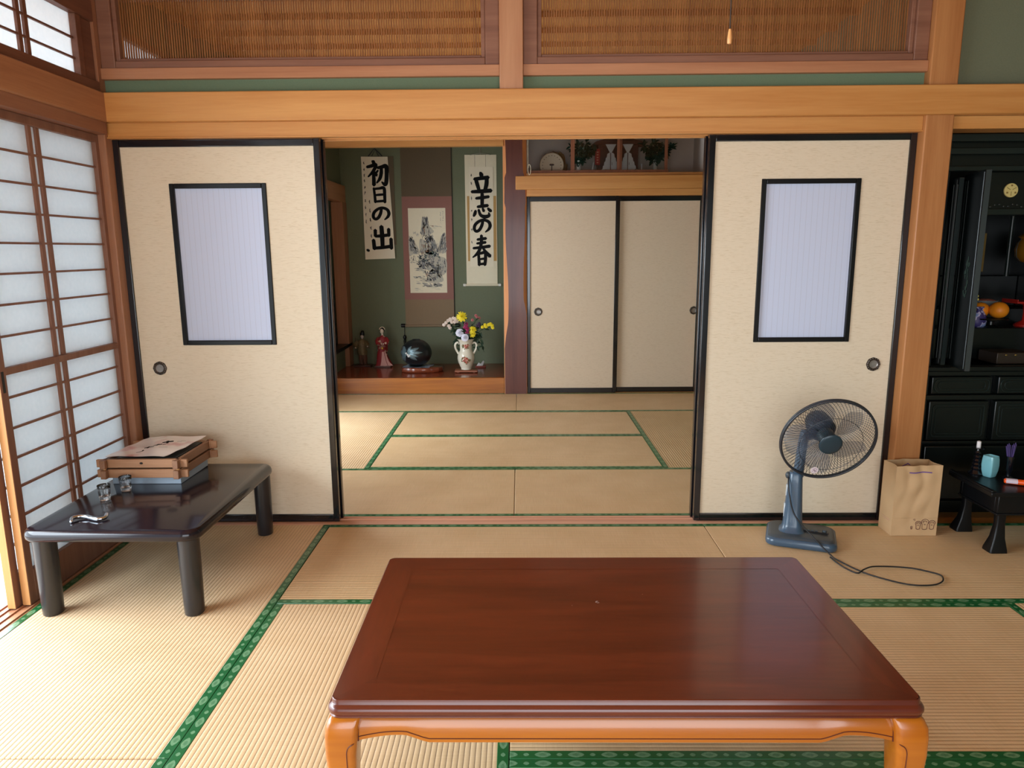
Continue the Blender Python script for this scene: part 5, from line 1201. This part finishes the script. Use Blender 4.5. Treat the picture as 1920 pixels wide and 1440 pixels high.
# doll in a glass case on the side ledge
t = thing('doll_case', 'glass case with a pink kimono doll on the black side ledge', 'display case', (-1.86, 3.46, 0.3725))
m = MB(); m.box(-0.11, 0.11, -0.13, 0.13, 0, 0.02)
m.build('base', LACQM, t, bevel=0.002)
m = MB()
for x in (-0.107, 0.107):
    for y in (-0.127, 0.127): m.box(x-0.003, x+0.003, y-0.003, y+0.003, 0.02, 0.42)
m.box(-0.11, 0.11, -0.13, 0.13, 0.42, 0.428); m.build('case_frame', LACQM, t)
m = MB(); m.box(-0.105, 0.105, -0.1285, -0.127, 0.02, 0.42); m.box(0.1055, 0.107, -0.125, 0.125, 0.02, 0.42); m.build('glass', PANE, t)
m = MB(); m.loft([krow(0.022, .06, .05, 0.03, 0, .1), krow(0.12, .042, .036, 0.03), krow(0.20, .032, .028, 0.03), krow(0.25, .036, .03, 0.03), krow(0.275, .012, .012, 0.03)]); m.build('kimono', plain('kimono_pink', S(188, 130, 134), 0.6, noise=0.3, nscale=60), t, angle=80)
m = MB(); m.sphere((0.03, -0.004, 0.30), (0.018, 0.019, 0.024), 12, 8); m.build('head', SKIN, t)
m = MB(); m.sphere((0.03, 0.006, 0.315), (0.022, 0.018, 0.016), 12, 8); m.build('hair', plain('case_doll_hair', S(26, 22, 22), 0.4), t)

# ------------------------------------------------------------------ high niche: household shrine shelf
NZ0 = 1.9125
FRW = wood('shrine_frame_wood', S(152, 96, 66), S(126, 76, 50), 'Z', 20, 0.5)
sbox('trim_27', (0.10, 1.313, 3.085, 3.11, NZ0, 1.94), FRW, 'thin bottom rail of the high niche glass doors', 'rail', 0.001)
for k, (x0, x1, yy, lab) in enumerate(((0.475, 0.90, 3.112, 'left glass door of the high niche before the folded paper streamers'), (0.885, 1.312, 3.132, 'right glass door of the high niche before the green sprig'))):
    t = thing('door_%d' % (11+k), lab, 'glass door', (x0, yy, NZ0+0.0005), kind='structure')
    W = x1-x0; m = MB(); m.box(0, 0.034, 0, 0.018, 0, 0.36); m.box(W-0.026, W, 0, 0.018, 0, 0.36); m.box(0.034, W-0.026, 0, 0.018, 0, 0.032); m.box(0.034, W-0.026, 0, 0.018, 0.335, 0.36); m.build('door_frame', FRW, t, bevel=0.001)
    m = MB(); m.box(0.03, W-0.022, 0.008, 0.010, 0.03, 0.34); m.build('glass', PANE, t)
t = thing('thermometer_dial', 'round cream dial with a dark pointer standing at the niche left end', 'dial', (0.318, 3.24, NZ0))
def disc(m, cx, cz, r_, y0, y1, n=40): m.loft([[(cx+r_*math.cos(2*PI*j/n), y, cz+r_*math.sin(2*PI*j/n)) for j in range(n)] for y in (y0, y1)])
m = MB(); disc(m, 0, 0.088, 0.107, 0.0, 0.018); body = m.build('rim', plain('dial_rim', S(150, 132, 104), 0.5), t, bevel=0.002)
m = MB(); disc(m, 0, 0.088, 0.102, -0.002, 0.0); m.build('face', plain('dial_face', S(190, 180, 158), 0.6), body)
m = MB()
for k in range(13):
    a = PI*(-0.1+1.2*k/12); m.sphere((0.082*math.cos(a), -0.003, 0.088+0.082*math.sin(a)), (0.004, 0.001, 0.004), 6, 4)
m.build('scale_dots', plain('dial_dots', S(84, 66, 50), 0.5), body)
m = MB(); m.tube([(0, -0.004, 0.088), (0.0, -0.004, 0.035)], 0.004, 6); m.sphere((0.0, -0.004, 0.092), (0.022, 0.002, 0.010), 10, 5); m.build('pointer', plain('dial_pointer', S(64, 46, 34), 0.5), t)
m = MB(); m.box(-0.04, 0.04, 0.018, 0.05, 0.0, 0.02); m.build('foot', FRW, t)
t = thing('straw_rope', 'dry straw rope ring behind the round dial in the niche', 'straw ornament', (0.44, 3.38, NZ0))
m = MB(); rr = random.Random(31)
for k in range(40):
    a = rr.random()*0.5; s = rr.choice((-1, 1)); m.tube(spline([(0, 0, 0.01), (0.01*rr.random(), 0.01*rr.random(), 0.10), (-0.05*rr.random()-0.01, 0, 0.17+0.03*rr.random()), (-0.12*rr.random()-0.02, 0.01*rr.random(), 0.15+0.08*rr.random())], 4), 0.0016, 4)
m.build('straw', plain('straw', S(156, 118, 70), 0.7), t)
m = MB(); m.lathe([(0.018, 0.0), (0.022, 0.05), (0.026, 0.11)], 14); m.build('straw_binding', plain('straw_band', S(140, 108, 66), 0.7), t)
def sakaki(label, x, y, spread, top, seed, lean):
    v = thing('sakaki_vase', label[0], 'vase', (x, y, NZ0))
    m = MB(); m.lathe([(0.016, 0.0), (0.018, 0.003), (0.0185, 0.06), (0.0175, 0.118), (0.019, 0.127), (0.014, 0.127), (0.013, 0.03)], 20); m.build('body', WHITE, v, angle=60)
    s = thing('sakaki_sprig', label[1], 'greenery', (x, y, NZ0+0.06)); rr = random.Random(seed)
    for q in range(7):
        ex = spread*(q/3-1) + lean; ez = top*(0.55+0.5*rr.random()); p = spline([(0, 0, 0), (ex*0.25, 0, 0.08), (ex, 0.02*rr.random()-0.02, ez)], 5); m = MB(); m.tube(p, 0.0018, 5)
        for k in range(30):
            c = p[int(len(p)*(0.42+0.56*k/30))]; a = rr.random()*2*PI; leafshape(m, c, (math.cos(a), -0.5+0.6*rr.random(), 0.8*math.sin(a)), 0.046+0.02*rr.random(), 0.014)
        m.build('branch', DKGREEN, s, smooth=False)
sakaki(('white cylinder vase left of the shrine in the niche', 'dark green evergreen sprig left of the niche shrine'), 0.556, 3.26, 0.10, 0.22, 5, 0.03)
sakaki(('white cylinder vase right of the shrine in the niche', 'dark green evergreen sprig right of the niche shrine'), 1.226, 3.26, 0.13, 0.21, 6, 0.02)
t = thing('household_shrine', 'small dark brown wooden shrine in the centre of the high niche', 'shrine', (0.915, 3.42, NZ0))
SHW = wood('shrine_wood', S(124, 72, 52), S(96, 54, 40), 'X', 20, 0.5)
m = MB(); m.box(-0.21, 0.21, -0.08, 0.08, 0, 0.03); m.box(-0.18, 0.18, -0.05, 0.07, 0.03, 0.27); m.build('body', SHW, t, bevel=0.003)
m = MB(); m.prism([(-0.24, 0.27), (0.24, 0.27), (0.20, 0.30), (0.10, 0.325), (-0.10, 0.325), (-0.20, 0.30)], -0.09, 0.09, 'xz'); m.build('roof', SHW, t, bevel=0.003)
for x in (-0.09, 0.0, 0.09):
    m = MB(); m.box(x-0.04, x+0.04, -0.056, -0.05, 0.04, 0.25); m.build('shrine_door', wood('shrine_door_wood', S(112, 66, 46), S(88, 50, 36), 'Z', 20, 0.5), t, bevel=0.001)
def gohei(label, x):
    t = thing('paper_streamer', label, 'paper streamer', (x, 3.25, NZ0), group='white paper streamers in the niche')
    m = MB(); m.box(-0.022, 0.022, -0.018, 0.018, 0, 0.018); m.tube([(0, 0, 0.015), (0, 0, 0.235)], 0.004, 6); m.build('stand', SHW, t)
    for s in (-1, 1):
        m = MB(); z = 0.195
        for k in range(4):
            x0 = 0.004 + 0.004*k; w_ = 0.026+0.0085*k; q = -0.004-0.004*k
            m.add([(s*x0, q, z), (s*(x0+w_), q-0.002, z-0.014), (s*(x0+w_+0.008), q-0.005, z-0.060), (s*(x0+0.002), q-0.004, z-0.052)], [(0, 1, 2, 3)]); z -= 0.034
        m.build('zigzag_strip', PWHITE, t, smooth=False)
    m = MB(); m.prism([(-0.008, 0.19), (0.008, 0.19), (0.047, 0.262), (-0.047, 0.262)], -0.0035, -0.0025, 'xz'); m.build('top_fold', PWHITE, t, smooth=False)
    m = MB(); m.prism([(-0.052, 0.02), (-0.012, 0.09), (-0.008, 0.20), (0.008, 0.20), (0.012, 0.09), (0.052, 0.02)], -0.001, 0.001, 'xz'); m.build('centre_strip', PWHITE, t)
gohei('left white zigzag paper streamer behind the niche glass', 0.835)
gohei('right white zigzag paper streamer behind the niche glass', 0.985)
t = thing('red_talisman', 'red talisman plaque with pale marks left of the paper streamers', 'talisman', (0.722, 3.27, NZ0))
m = MB(); m.box(-0.022, 0.022, -0.004, 0.004, 0.09, 0.225); m.build('plaque', plain('talisman_red', S(176, 50, 40), 0.6), t, bevel=0.001)
m = MB()
for k in range(5): m.box(-0.008, 0.008, -0.006, -0.004, 0.105+0.022*k, 0.115+0.022*k)
m.build('pale_marks', plain('talisman_mark', S(220, 150, 120), 0.6), t)
m = MB(); m.tube([(0, 0.006, 0.0), (0, 0.006, 0.23)], 0.004, 6); m.box(-0.02, 0.02, -0.012, 0.016, 0, 0.008); m.build('stick', SHW, t)
for lab, x, hgt in (('thin white tablet leaning left of the red talisman', 0.668, 0.11), ('short white stick right of the paper streamers', 1.105, 0.095)):
    t = thing('paper_tablet', lab, 'tablet', (x, 3.25, NZ0)); m = MB(); m.prism([(-0.005, 0), (0.005, 0), (0.008 + (0.014 if x < 1 else 0), hgt), (-0.001 + (0.014 if x < 1 else 0), hgt)], -0.01, 0.01, 'xz'); m.build('tablet', PWHITE, t)
for lab, x in (('small white offering cup below the left streamer', 0.772), ('small grey offering cup below the right streamer', 1.062)):
    t = thing('offering_cup', lab, 'cup', (x, 3.20, NZ0)); m = MB(); m.lathe([(0.010, 0), (0.018, 0.022), (0.019, 0.046), (0.016, 0.046), (0.012, 0.01)], 18); m.build('cup', WHITE if x < 1 else plain('cup_grey', S(150, 140, 128), 0.4), t, angle=60)
t = thing('cord_ring', 'thin white cord with a ring hanging beside the dark post top', 'cord', (0.105, 2.955, 1.885))
m = MB(); m.tube([(0, 0, 0.06), (0.001, 0.0, 0.33), (0.001, 0.045, 0.36)], 0.0018, 6); m.build('cord', CREAM, t)
m = MB(); m.tube([(0.012+0.012*math.cos(2*PI*j/24), 0, 0.05+0.042*math.sin(2*PI*j/24)) for j in range(24)], 0.0026, 6, True); m.build('ring', CREAM, t)
# ------------------------------------------------------------------ household altar in the right recess
AX0, AX1, AYF, AYB = 1.905, 2.70, 0.03, 0.62
al = thing('altar_cabinet', 'tall black lacquered household altar cabinet in the right recess', 'altar', (0, 0, 0.0012))
m = MB()
m.box(AX0, AX0+0.05, AYF, AYB, 0, 1.755); m.box(AX1-0.05, AX1, AYF, AYB, 0, 1.755); m.box(AX0, AX1, AYB-0.02, AYB, 0, 1.755)
m.box(AX0+0.05, AX1-0.05, AYF, AYB-0.02, 0.0, 0.06); m.box(AX0+0.05, AX1-0.05, AYF+0.03, AYB-0.02, 0.06, 0.70)
m.box(AX0+0.05, AX1-0.05, AYF+0.02, AYB-0.02, 1.60, 1.755)
m.build('carcass', ALTAR, al, bevel=0.004)
m = MB()
for z0, z1, o in ((1.725, 1.757, 0.02), (1.672, 1.700, 0.008), (1.60, 1.622, 0.012)): m.box(AX0-0.006, AX1+0.006, AYF-o, AYF+0.01, z0, z1)
m.build('cornice', ALTARL, al, bevel=0.004)
m = MB()
for z0, z1, o in ((0.700, 0.722, 0.030), (0.676, 0.700, 0.015), (0.56, 0.585, 0.010), (0.345, 0.36, 0.006)): m.box(AX0-0.004, AX1+0.004, AYF-o, AYF+0.03, z0, z1)
m.build('ledge', ALTAR, al, bevel=0.004)
def ringbox(m, x0, x1, z0, z1, y, r_, rad=0.012, n=5):
    m.tube([(a, y, b) for a, b in rrect(x0, x1, z0, z1, rad, n)], r_, 6, True)
cols = [(AX0+0.055, AX0+0.335), (AX0+0.365, AX0+0.645), (AX0+0.66, AX1-0.055)]
for k, (x0, x1) in enumerate(cols[:3]):
    m = MB(); m.box(x0, x1, AYF-0.012, AYF+0.03, 0.59, 0.672); d = m.build('drawer', ALTAR, al, bevel=0.005, seg=3)
    m = MB(); ringbox(m, x0+0.012, x1-0.012, 0.601, 0.661, AYF-0.013, 0.0028, 0.025); ringbox(m, x0+0.03, x1-0.03, 0.613, 0.649, AYF-0.013, 0.0022, 0.017); m.build('drawer_moulding', ALTARL, d)
for k, (x0, x1) in enumerate(cols):
    m = MB(); m.box(x0, x1, AYF-0.008, AYF+0.03, 0.365, 0.555); d = m.build('lower_door', ALTAR, al, bevel=0.005, seg=3)
    m = MB(); ringbox(m, x0+0.02, x1-0.02, 0.385, 0.536, AYF-0.009, 0.003, 0.014); ringbox(m, x0+0.034, x1-0.034, 0.399, 0.522, AYF-0.009, 0.002, 0.012); m.build('door_moulding', ALTARL, d)
m = MB(); m.box(AX0+0.055, AX1-0.055, AYF-0.006, AYF+0.03, 0.07, 0.335); m.build('kick_panel', ALTAR, al, bevel=0.005)
# lintel over the opening with the round crest
m = MB(); m.box(AX0+0.18, AX1-0.05, AYF+0.03, AYF+0.055, 1.435, 1.60); lt = m.build('lintel_panel', ALTAR, al, bevel=0.003)
m = MB(); m.box(AX0+0.15, AX1-0.05, AYF+0.015, AYF+0.05, 1.41, 1.437); m.build('lintel_rail', ALTARL, al, bevel=0.003)
m = MB()
def ydisc(m, cx, cz, r_, y0, y1, n=32): m.loft([[(cx+r_*math.cos(2*PI*j/n), y, cz+r_*math.sin(2*PI*j/n)) for j in range(n)] for y in (y0, y1)])
CRX, CRZ = 2.246, 1.518
ydisc(m, CRX, CRZ, 0.031, AYF+0.021, AYF+0.03); cr = m.build('crest', plain('crest_gold', S(226, 212, 140), 0.4, noise=0.1, nscale=60), al, bevel=0.002)
m = MB(); GB = plain('crest_mark', S(150, 124, 60), 0.5)
for k in range(3):
    a = PI/2 + 2*PI*k/3; m.sphere((CRX+0.021*math.cos(a), AYF+0.0205, CRZ+0.021*math.sin(a)), (0.005, 0.0015, 0.005), 8, 5)
for k in range(3):
    a = -PI/2 + 2*PI*k/3; m.tube([(CRX+0.006*math.cos(a), AYF+0.0205, CRZ+0.006*math.sin(a)), (CRX+0.024*math.cos(a), AYF+0.0205, CRZ+0.024*math.sin(a))], 0.0012, 4)
m.build('crest_marks', GB, cr)
m = MB(); rr = random.Random(2)
for k in range(26): x = AX0+0.20+0.02*k; m.sphere((x, AYF+0.028, 1.452+0.006*math.sin(k*1.7)), (0.006, 0.004, 0.005), 7, 5)
m.build('lintel_carving', ALTARL, lt)
# folding door leaves standing open towards the viewer
def leaf_door(hx_, hy_, ang, wd, z0, z1, th=0.022):
    M_ = Matrix.Translation((hx_, hy_, 0)) @ Matrix.Rotation(ang, 4, 'Z')
    m = MB(); m.M = M_; m.box(0, wd, -th/2, th/2, z0, z1); d = m.build('folding_door', ALTAR, al, bevel=0.003)
    m = MB(); m.M = M_
    for s in (-1, 1):
        for x in (0.022, 0.05): m.tube([(x, s*(th/2+0.0005), z0+0.03), (x, s*(th/2+0.0005), z1-0.03)], 0.0022, 5)
        m.tube([(wd-0.012, s*(th/2+0.0005), z0+0.01), (wd-0.012, s*(th/2+0.0005), z1-0.01)], 0.002, 5)
    m.box(wd-0.001, wd+0.002, -th/2+0.001, th/2-0.001, z0+0.002, z1-0.002)
    m.build('door_ribs', ALTARL, d)
    m = MB(); m.M = M_; rr = random.Random(6)
    for k in range(26):
        z = z0+(z1-z0)*(0.38+0.20*rr.random()); x = wd*(0.50+0.22*rr.random()); m.sphere((x, -th/2-0.001, z), (0.006, 0.002, 0.012), 6, 4)
    m.build('door_openwork', plain('openwork_bronze', S(66, 84, 76), 0.4, metal=0.4), d)
leaf_door(2.03, AYF-0.004, math.radians(-103), 0.235, 0.735, 1.585)
leaf_door(1.975, AYF+0.002, math.radians(-90), 0.055, 0.735, 1.57)
# inside: stepped shelves
m = MB()
m.box(AX0+0.05, AX1-0.05, AYF+0.36, AYB-0.02, 0.722, 0.96); m.box(AX0+0.05, AX1-0.05, AYF+0.22, AYF+0.36, 0.722, 0.875)
m.box(AX0+0.05, AX1-0.05, AYF+0.50, AYB-0.02, 0.96, 1.12)
m.build('inner_steps', ALTAR, al, bevel=0.004)
for x in (2.30, 2.52):
    m = MB(); m.lathe([(0.012, 1.12), (0.010, 1.14), (0.010, 1.40), (0.014, 1.42)], 14, (x, AYF+0.40, 0)); m.build('inner_pillar', ALTARL, al)
m = MB(); m.box(2.29, 2.46, AYF+0.05, AYF+0.19, 0.722, 0.775); dw = m.build('sutra_drawer', plain('sutra_box', S(52, 42, 34), 0.4), al, bevel=0.003)
m = MB(); 
for k in range(3): m.sphere((2.33+0.045*k, AYF+0.047, 0.765), (0.006, 0.003, 0.004), 8, 5)
m.build('brass_stud', plain('brass', S(190, 160, 90), 0.3, metal=0.8), dw)
SY = AYF + 0.29; SZ = 0.8755
ORG = plain('orange_peel', S(236, 142, 26), 0.45, bump=0.3, nscale=160)
def orange(label, x, y, z, r_):
    t = thing('orange', label, 'fruit', (x, y, z), group=None)
    m = MB(); m.sphere((0, 0, r_*0.94), (r_, r_, r_*0.94), 20, 14); m.build('fruit', ORG, t)
    m = MB(); m.sphere((0, 0, r_*1.87), (0.004, 0.004, 0.002), 8, 5); m.build('stem_end', plain('stem_end', S(90, 98, 40), 0.6), t)
st = thing('offering_stand', 'dark round pedestal stand carrying the oranges in the altar', 'stand', (2.385, SY-0.02, SZ))
m = MB(); m.lathe([(0.040, 0), (0.036, 0.006), (0.014, 0.012), (0.014, 0.028), (0.03, 0.034), (0.072, 0.038), (0.074, 0.044), (0.0, 0.043)], 28); m.build('stand', ALTAR, st, angle=60)
orange('orange on the altar stand, whole and nearer the open doorway middle', 2.408, SY-0.035, SZ+0.0445, 0.0435)
orange('orange half hidden behind the purple cloth pouch in the altar', 2.352, SY+0.018, SZ+0.0445, 0.040)
t = thing('red_stand', 'red lacquered pedestal offering tray in the altar', 'stand', (2.565, SY+0.10, 0.9615-0.0855))
t.location.z = 0.8755; t.location.y = AYF+0.29
m = MB(); m.lathe([(0.045, 0), (0.046, 0.01), (0.030, 0.020), (0.013, 0.030), (0.010, 0.07), (0.013, 0.105), (0.03, 0.118)], 28); m.build('foot', RED, t, angle=60)
m = MB(); m.box(-0.085, 0.085, -0.06, 0.06, 0.118, 0.127); m.box(-0.085, -0.081, -0.06, 0.06, 0.127, 0.138); m.box(0.081, 0.085, -0.06, 0.06, 0.127, 0.138); m.build('tray', RED, t, bevel=0.001)
t = thing('offering_sweet', 'white wrapped sweets heaped on the red altar tray', 'offering', (2.595, AYF+0.29, 0.8755+0.1272))
m = MB(); rr = random.Random(14)
for k in range(16):
    a = rr.random()*2*PI; d = 0.028*rr.random(); m.sphere((d*math.cos(a), d*math.sin(a), 0.014+0.045*rr.random()*(1-d/0.035)), 0.014, 8, 6)
m.build('sweets', PWHITE, t)
t = thing('offering_bowl', 'small white dish with pinkish food behind the orange', 'bowl', (2.452, AYF+0.43, 0.9605))
m = MB(); m.lathe([(0.022, 0), (0.024, 0.004), (0.045, 0.022), (0.056, 0.036), (0.053, 0.036), (0.04, 0.022), (0.02, 0.012)], 28); m.build('bowl', plain('bowl_white', S(176, 190, 196), 0.3), t, angle=60)
m = MB(); m.sphere((0, 0, 0.030), (0.048, 0.048, 0.016), 18, 8); m.build('food', plain('food_pink', S(170, 104, 88), 0.7, noise=0.2, nscale=50), t)
t = thing('cloth_pouch', 'purple patterned cloth pouch in front of the oranges', 'pouch', (2.325, AYF+0.27, SZ))
m = MB(); m.lathe([(0.020, 0), (0.030, 0.006), (0.034, 0.03), (0.028, 0.06), (0.016, 0.08), (0.012, 0.086), (0.020, 0.10), (0.016, 0.102)], 18, sx=1.1, sy=0.7)
PU, pnt, pb = newmat('pouch_pattern'); tc = pnt.nodes.new('ShaderNodeTexCoord'); n = pnt.nodes.new('ShaderNodeTexNoise'); n.inputs['Scale'].default_value = 32; L(pnt, tc, 'Object', n, 'Vector')
rp = pnt.nodes.new('ShaderNodeValToRGB'); rp.color_ramp.interpolation = 'CONSTANT'; rp.color_ramp.elements[0].color = S(58, 50, 110); rp.color_ramp.elements[1].position = 0.52; rp.color_ramp.elements[1].color = S(176, 172, 206); e = rp.color_ramp.elements.new(0.6); e.color = S(120, 140, 190)
L(pnt, n, 'Fac', rp, 'Fac'); L(pnt, rp, 'Color', pb, 'Base Color'); m.build('pouch', PU, t, angle=70)
t = thing('yellow_sprig', 'tiny yellow flower sprig above the altar pouch', 'flower', (2.335, AYF+0.34, SZ))
m = MB(); m.tube([(0, 0, 0), (0.004, 0, 0.08), (0.006, -0.01, 0.145)], 0.0014, 5); m.build('stem', GREEN, t)
m = MB()
for k in range(7): m.sphere((0.006+0.012*(rr.random()-.5), -0.012, 0.100+0.012*k*0.7), 0.0065, 7, 5)
m.build('blossom', YC, t)
GOLD = plain('altar_gold', S(196, 136, 44), 0.3, metal=0.7)
t = thing('hanging_lantern', 'gilded round lantern hanging in the altar upper right', 'lantern', (2.575, AYF+0.34, 1.19))
m = MB(); m.lathe([(0.01, 0), (0.035, 0.008), (0.052, 0.03), (0.058, 0.065), (0.050, 0.10), (0.036, 0.118), (0.05, 0.128), (0.02, 0.15), (0.004, 0.165)], 24); m.build('body', GOLD, t, angle=60)
m = MB(); m.tube([(0, 0, 0.16), (0, 0, 0.42)], 0.002, 5); m.build('chain', GOLD, t)
m = MB()
for k in range(6):
    a = 2*PI*k/6; m.tube([(0.059*math.cos(a)*q, 0.059*math.sin(a)*q, z) for q, z in ((0.6, 0.008), (0.93, 0.03), (1.0, 0.065), (0.9, 0.1), (0.66, 0.118))], 0.0025, 5)
m.build('ribs', ALTAR, t)
t = thing('gilt_scroll', 'small gilded hanging icon at the altar back', 'icon', (2.47, AYB-0.0245, 1.14))
m = MB(); m.box(-0.035, 0.035, 0, 0.004, 0, 0.20); m.build('panel', plain('icon_gilt', S(120, 96, 44), 0.5), t); m = MB(); m.box(-0.02, 0.02, -0.001, 0, 0.03, 0.16); m.build('figure_panel', plain('icon_dark', S(60, 54, 36), 0.6), t)

# ------------------------------------------------------------------ altar desk and what stands on it
dk = thing('altar_desk', 'low black lacquered reading desk with flared legs before the altar', 'desk', (2.325, -0.300, 0.0012))
m = MB(); m.box(-0.345, 0.345, -0.152, 0.150, 0.250, 0.268)
for s in (-1, 1): m.prism([(s*0.345, 0.268), (s*0.345, 0.274), (s*0.338, 0.279), (s*0.328, 0.276), (s*0.322, 0.268)] if s < 0 else [(s*0.322, 0.268), (s*0.328, 0.276), (s*0.338, 0.279), (s*0.345, 0.274), (s*0.345, 0.268)], -0.150, 0.148, 'xz')
m.build('desk_top', LACQM, dk, bevel=0.003)
m = MB(); m.box(-0.30, 0.30, -0.132, -0.112, 0.170, 0.250); m.box(-0.30, 0.30, 0.112, 0.130, 0.170, 0.250); m.box(-0.30, -0.28, -0.112, 0.112, 0.170, 0.25); m.box(0.28, 0.30, -0.112, 0.112, 0.17, 0.25); m.build('skirt', LACQM, dk, bevel=0.003)
m = MB(); m.box(-0.305, 0.305, -0.136, 0.134, 0.163, 0.171); m.build('skirt_rail', LACQM, dk, bevel=0.002)
for sx in (-1, 1):
    for sy in (-1, 1):
        m = MB(); rings = []
        for z, hw, ox in ((0.165, 0.019, 0.0), (0.12, 0.018, 0.0), (0.06, 0.024, 0.004), (0.012, 0.036, 0.010), (0.0, 0.037, 0.010)):
            cx, cy = sx*(0.272+ox), sy*(0.112+ox*0.6); rings.append([(cx+a, cy+b, z) for a, b in rrect(-hw, hw, -hw*0.8, hw*0.8, 0.006, 3)])
        m.loft(rings); m.build('leg', LACQM, dk, angle=50)
DZ = 0.2695
t = thing('candlestick', 'black turned candlestick with a short white candle on the altar desk', 'candlestick', (2.072, -0.195, DZ))
m = MB(); prof = [(0.030, 0), (0.031, 0.006)]
for k in range(6): prof += [(0.024-0.002*k, 0.012+0.017*k), (0.018-0.0022*k, 0.020+0.017*k)]
prof += [(0.006, 0.116), (0.026, 0.120), (0.027, 0.124), (0.0, 0.124)]
m.lathe(prof, 24); m.build('holder', LACQ, t, angle=50)
m = MB(); m.lathe([(0.0085, 0.124), (0.0085, 0.150), (0.003, 0.153)], 14); m.build('candle', PWHITE, t)
t = thing('incense_cup', 'pale blue celadon square cup on the altar desk', 'cup', (2.108, -0.232, DZ))
m = MB(); rings = []
for z, hw in ((0.0, 0.018), (0.004, 0.020), (0.03, 0.0245), (0.055, 0.026), (0.08, 0.025), (0.092, 0.0235), (0.095, 0.023), (0.092, 0.020), (0.03, 0.019)): rings.append([(a, b, z) for a, b in rrect(-hw, hw, -hw, hw, 0.007, 4)])
m.M = Matrix.Rotation(math.radians(22), 4, 'Z'); m.loft(rings); m.build('cup', plain('celadon', S(124, 186, 196), 0.2, coat=0.4, noise=0.12, nscale=30), t, angle=60)
t = thing('incense_holder', 'black footed holder bristling with purple incense sticks on the desk', 'incense holder', (2.172, -0.262, DZ))
m = MB(); m.lathe([(0.022, 0), (0.022, 0.005), (0.010, 0.012), (0.009, 0.03), (0.013, 0.04), (0.0145, 0.10), (0.012, 0.10), (0.010, 0.05)], 20); m.build('holder', LACQ, t, angle=50)
INC = plain('incense_purple', S(72, 56, 112), 0.7); rr = random.Random(12)
for k in range(14):
    a = rr.random()*2*PI; q = 0.2+0.8*rr.random(); m = MB(); m.tube([(0.004*math.cos(a), 0.004*math.sin(a), 0.05), (0.026*q*math.cos(a), 0.018*q*math.sin(a), 0.145+0.015*rr.random())], 0.0019, 5); m.build('incense_stick', INC, t)
t = thing('gas_lighter', 'orange gas lighter with a white label lying on the altar desk', 'lighter', (2.155, -0.352, DZ+0.0005), math.radians(-24))
m = MB(); rings = []
for x, hw, hh in ((-0.052, 0.008, 0.007), (-0.048, 0.0125, 0.0105), (0.0, 0.0135, 0.012), (0.05, 0.0125, 0.0115), (0.09, 0.010, 0.010), (0.12, 0.006, 0.006)): rings.append([(x, hw*math.cos(2*PI*j/16), 0.0125+hh*math.sin(2*PI*j/16)) for j in range(16)])
m.loft(rings); lb = m.build('body', plain('lighter_orange', S(238, 84, 22), 0.3, coat=0.2), t, angle=70)
m = MB(); m.loft([[(x, 0.0141*math.cos(a), 0.0125+0.0125*math.sin(a)) for a in [PI*(0.15+1.0*k/8) for k in range(9)]] for x in (-0.046, -0.004)], False, False); m.build('label', plain('lighter_label', S(206, 190, 200), 0.5), lb)
m = MB(); m.box(0.028, 0.046, -0.006, 0.006, 0.0235, 0.0262); m.build('trigger', plain('lighter_trigger', S(190, 40, 20), 0.4), lb, bevel=0.001)
m = MB(); m.lathe([(0.004, 0.0), (0.004, 0.09)], 10); m.M = None
o_ = m.build('nozzle', STEEL, lb); o_.location = (0.118, 0, 0.0125); o_.rotation_euler = (0, PI/2, 0)
# ------------------------------------------------------------------ light
w = bpy.data.worlds.new('sky'); sc.world = w; w.use_nodes = True
bg = w.node_tree.nodes['Background']; bg.inputs['Color'].default_value = (0.84, 0.93, 1.0, 1); bg.inputs['Strength'].default_value = 1.0
def area(name, loc, rot, sx, sy, power, col):
    l = bpy.data.lights.new(name, 'AREA'); l.shape = 'RECTANGLE'; l.size = sx; l.size_y = sy; l.energy = power; l.color = col
    o = bpy.data.objects.new(name, l); COL.objects.link(o); o.location = loc; o.rotation_euler = rot
    return o
area('garden_daylight', (-2.95, -2.3, 1.15), (0, -PI/2, 0), 2.1, 3.4, 110, (0.79, 0.905, 1.0))
area('sky_daylight', (-3.25, -2.25, 2.1), (0, -math.radians(48), 0), 1.7, 3.2, 235, (0.79, 0.905, 1.0))
area('garden_daylight_back', (-2.95, 1.4, 1.15), (0, -PI/2, 0), 2.1, 3.6, 130, (0.81, 0.915, 1.0))
area('sky_daylight_back', (-3.25, 1.5, 2.1), (0, -math.radians(48), 0), 1.7, 3.4, 170, (0.81, 0.915, 1.0))
area('rear_daylight', (0.2, -4.9, 1.0), (PI/2, 0, 0), 3.0, 1.8, 72, (0.90, 0.95, 1.0))
sc.view_settings.view_transform = 'Standard'; sc.view_settings.look = 'None'
sc.view_settings.exposure = 0.1; sc.view_settings.gamma = 1.0; sc.view_settings.use_curve_mapping = False
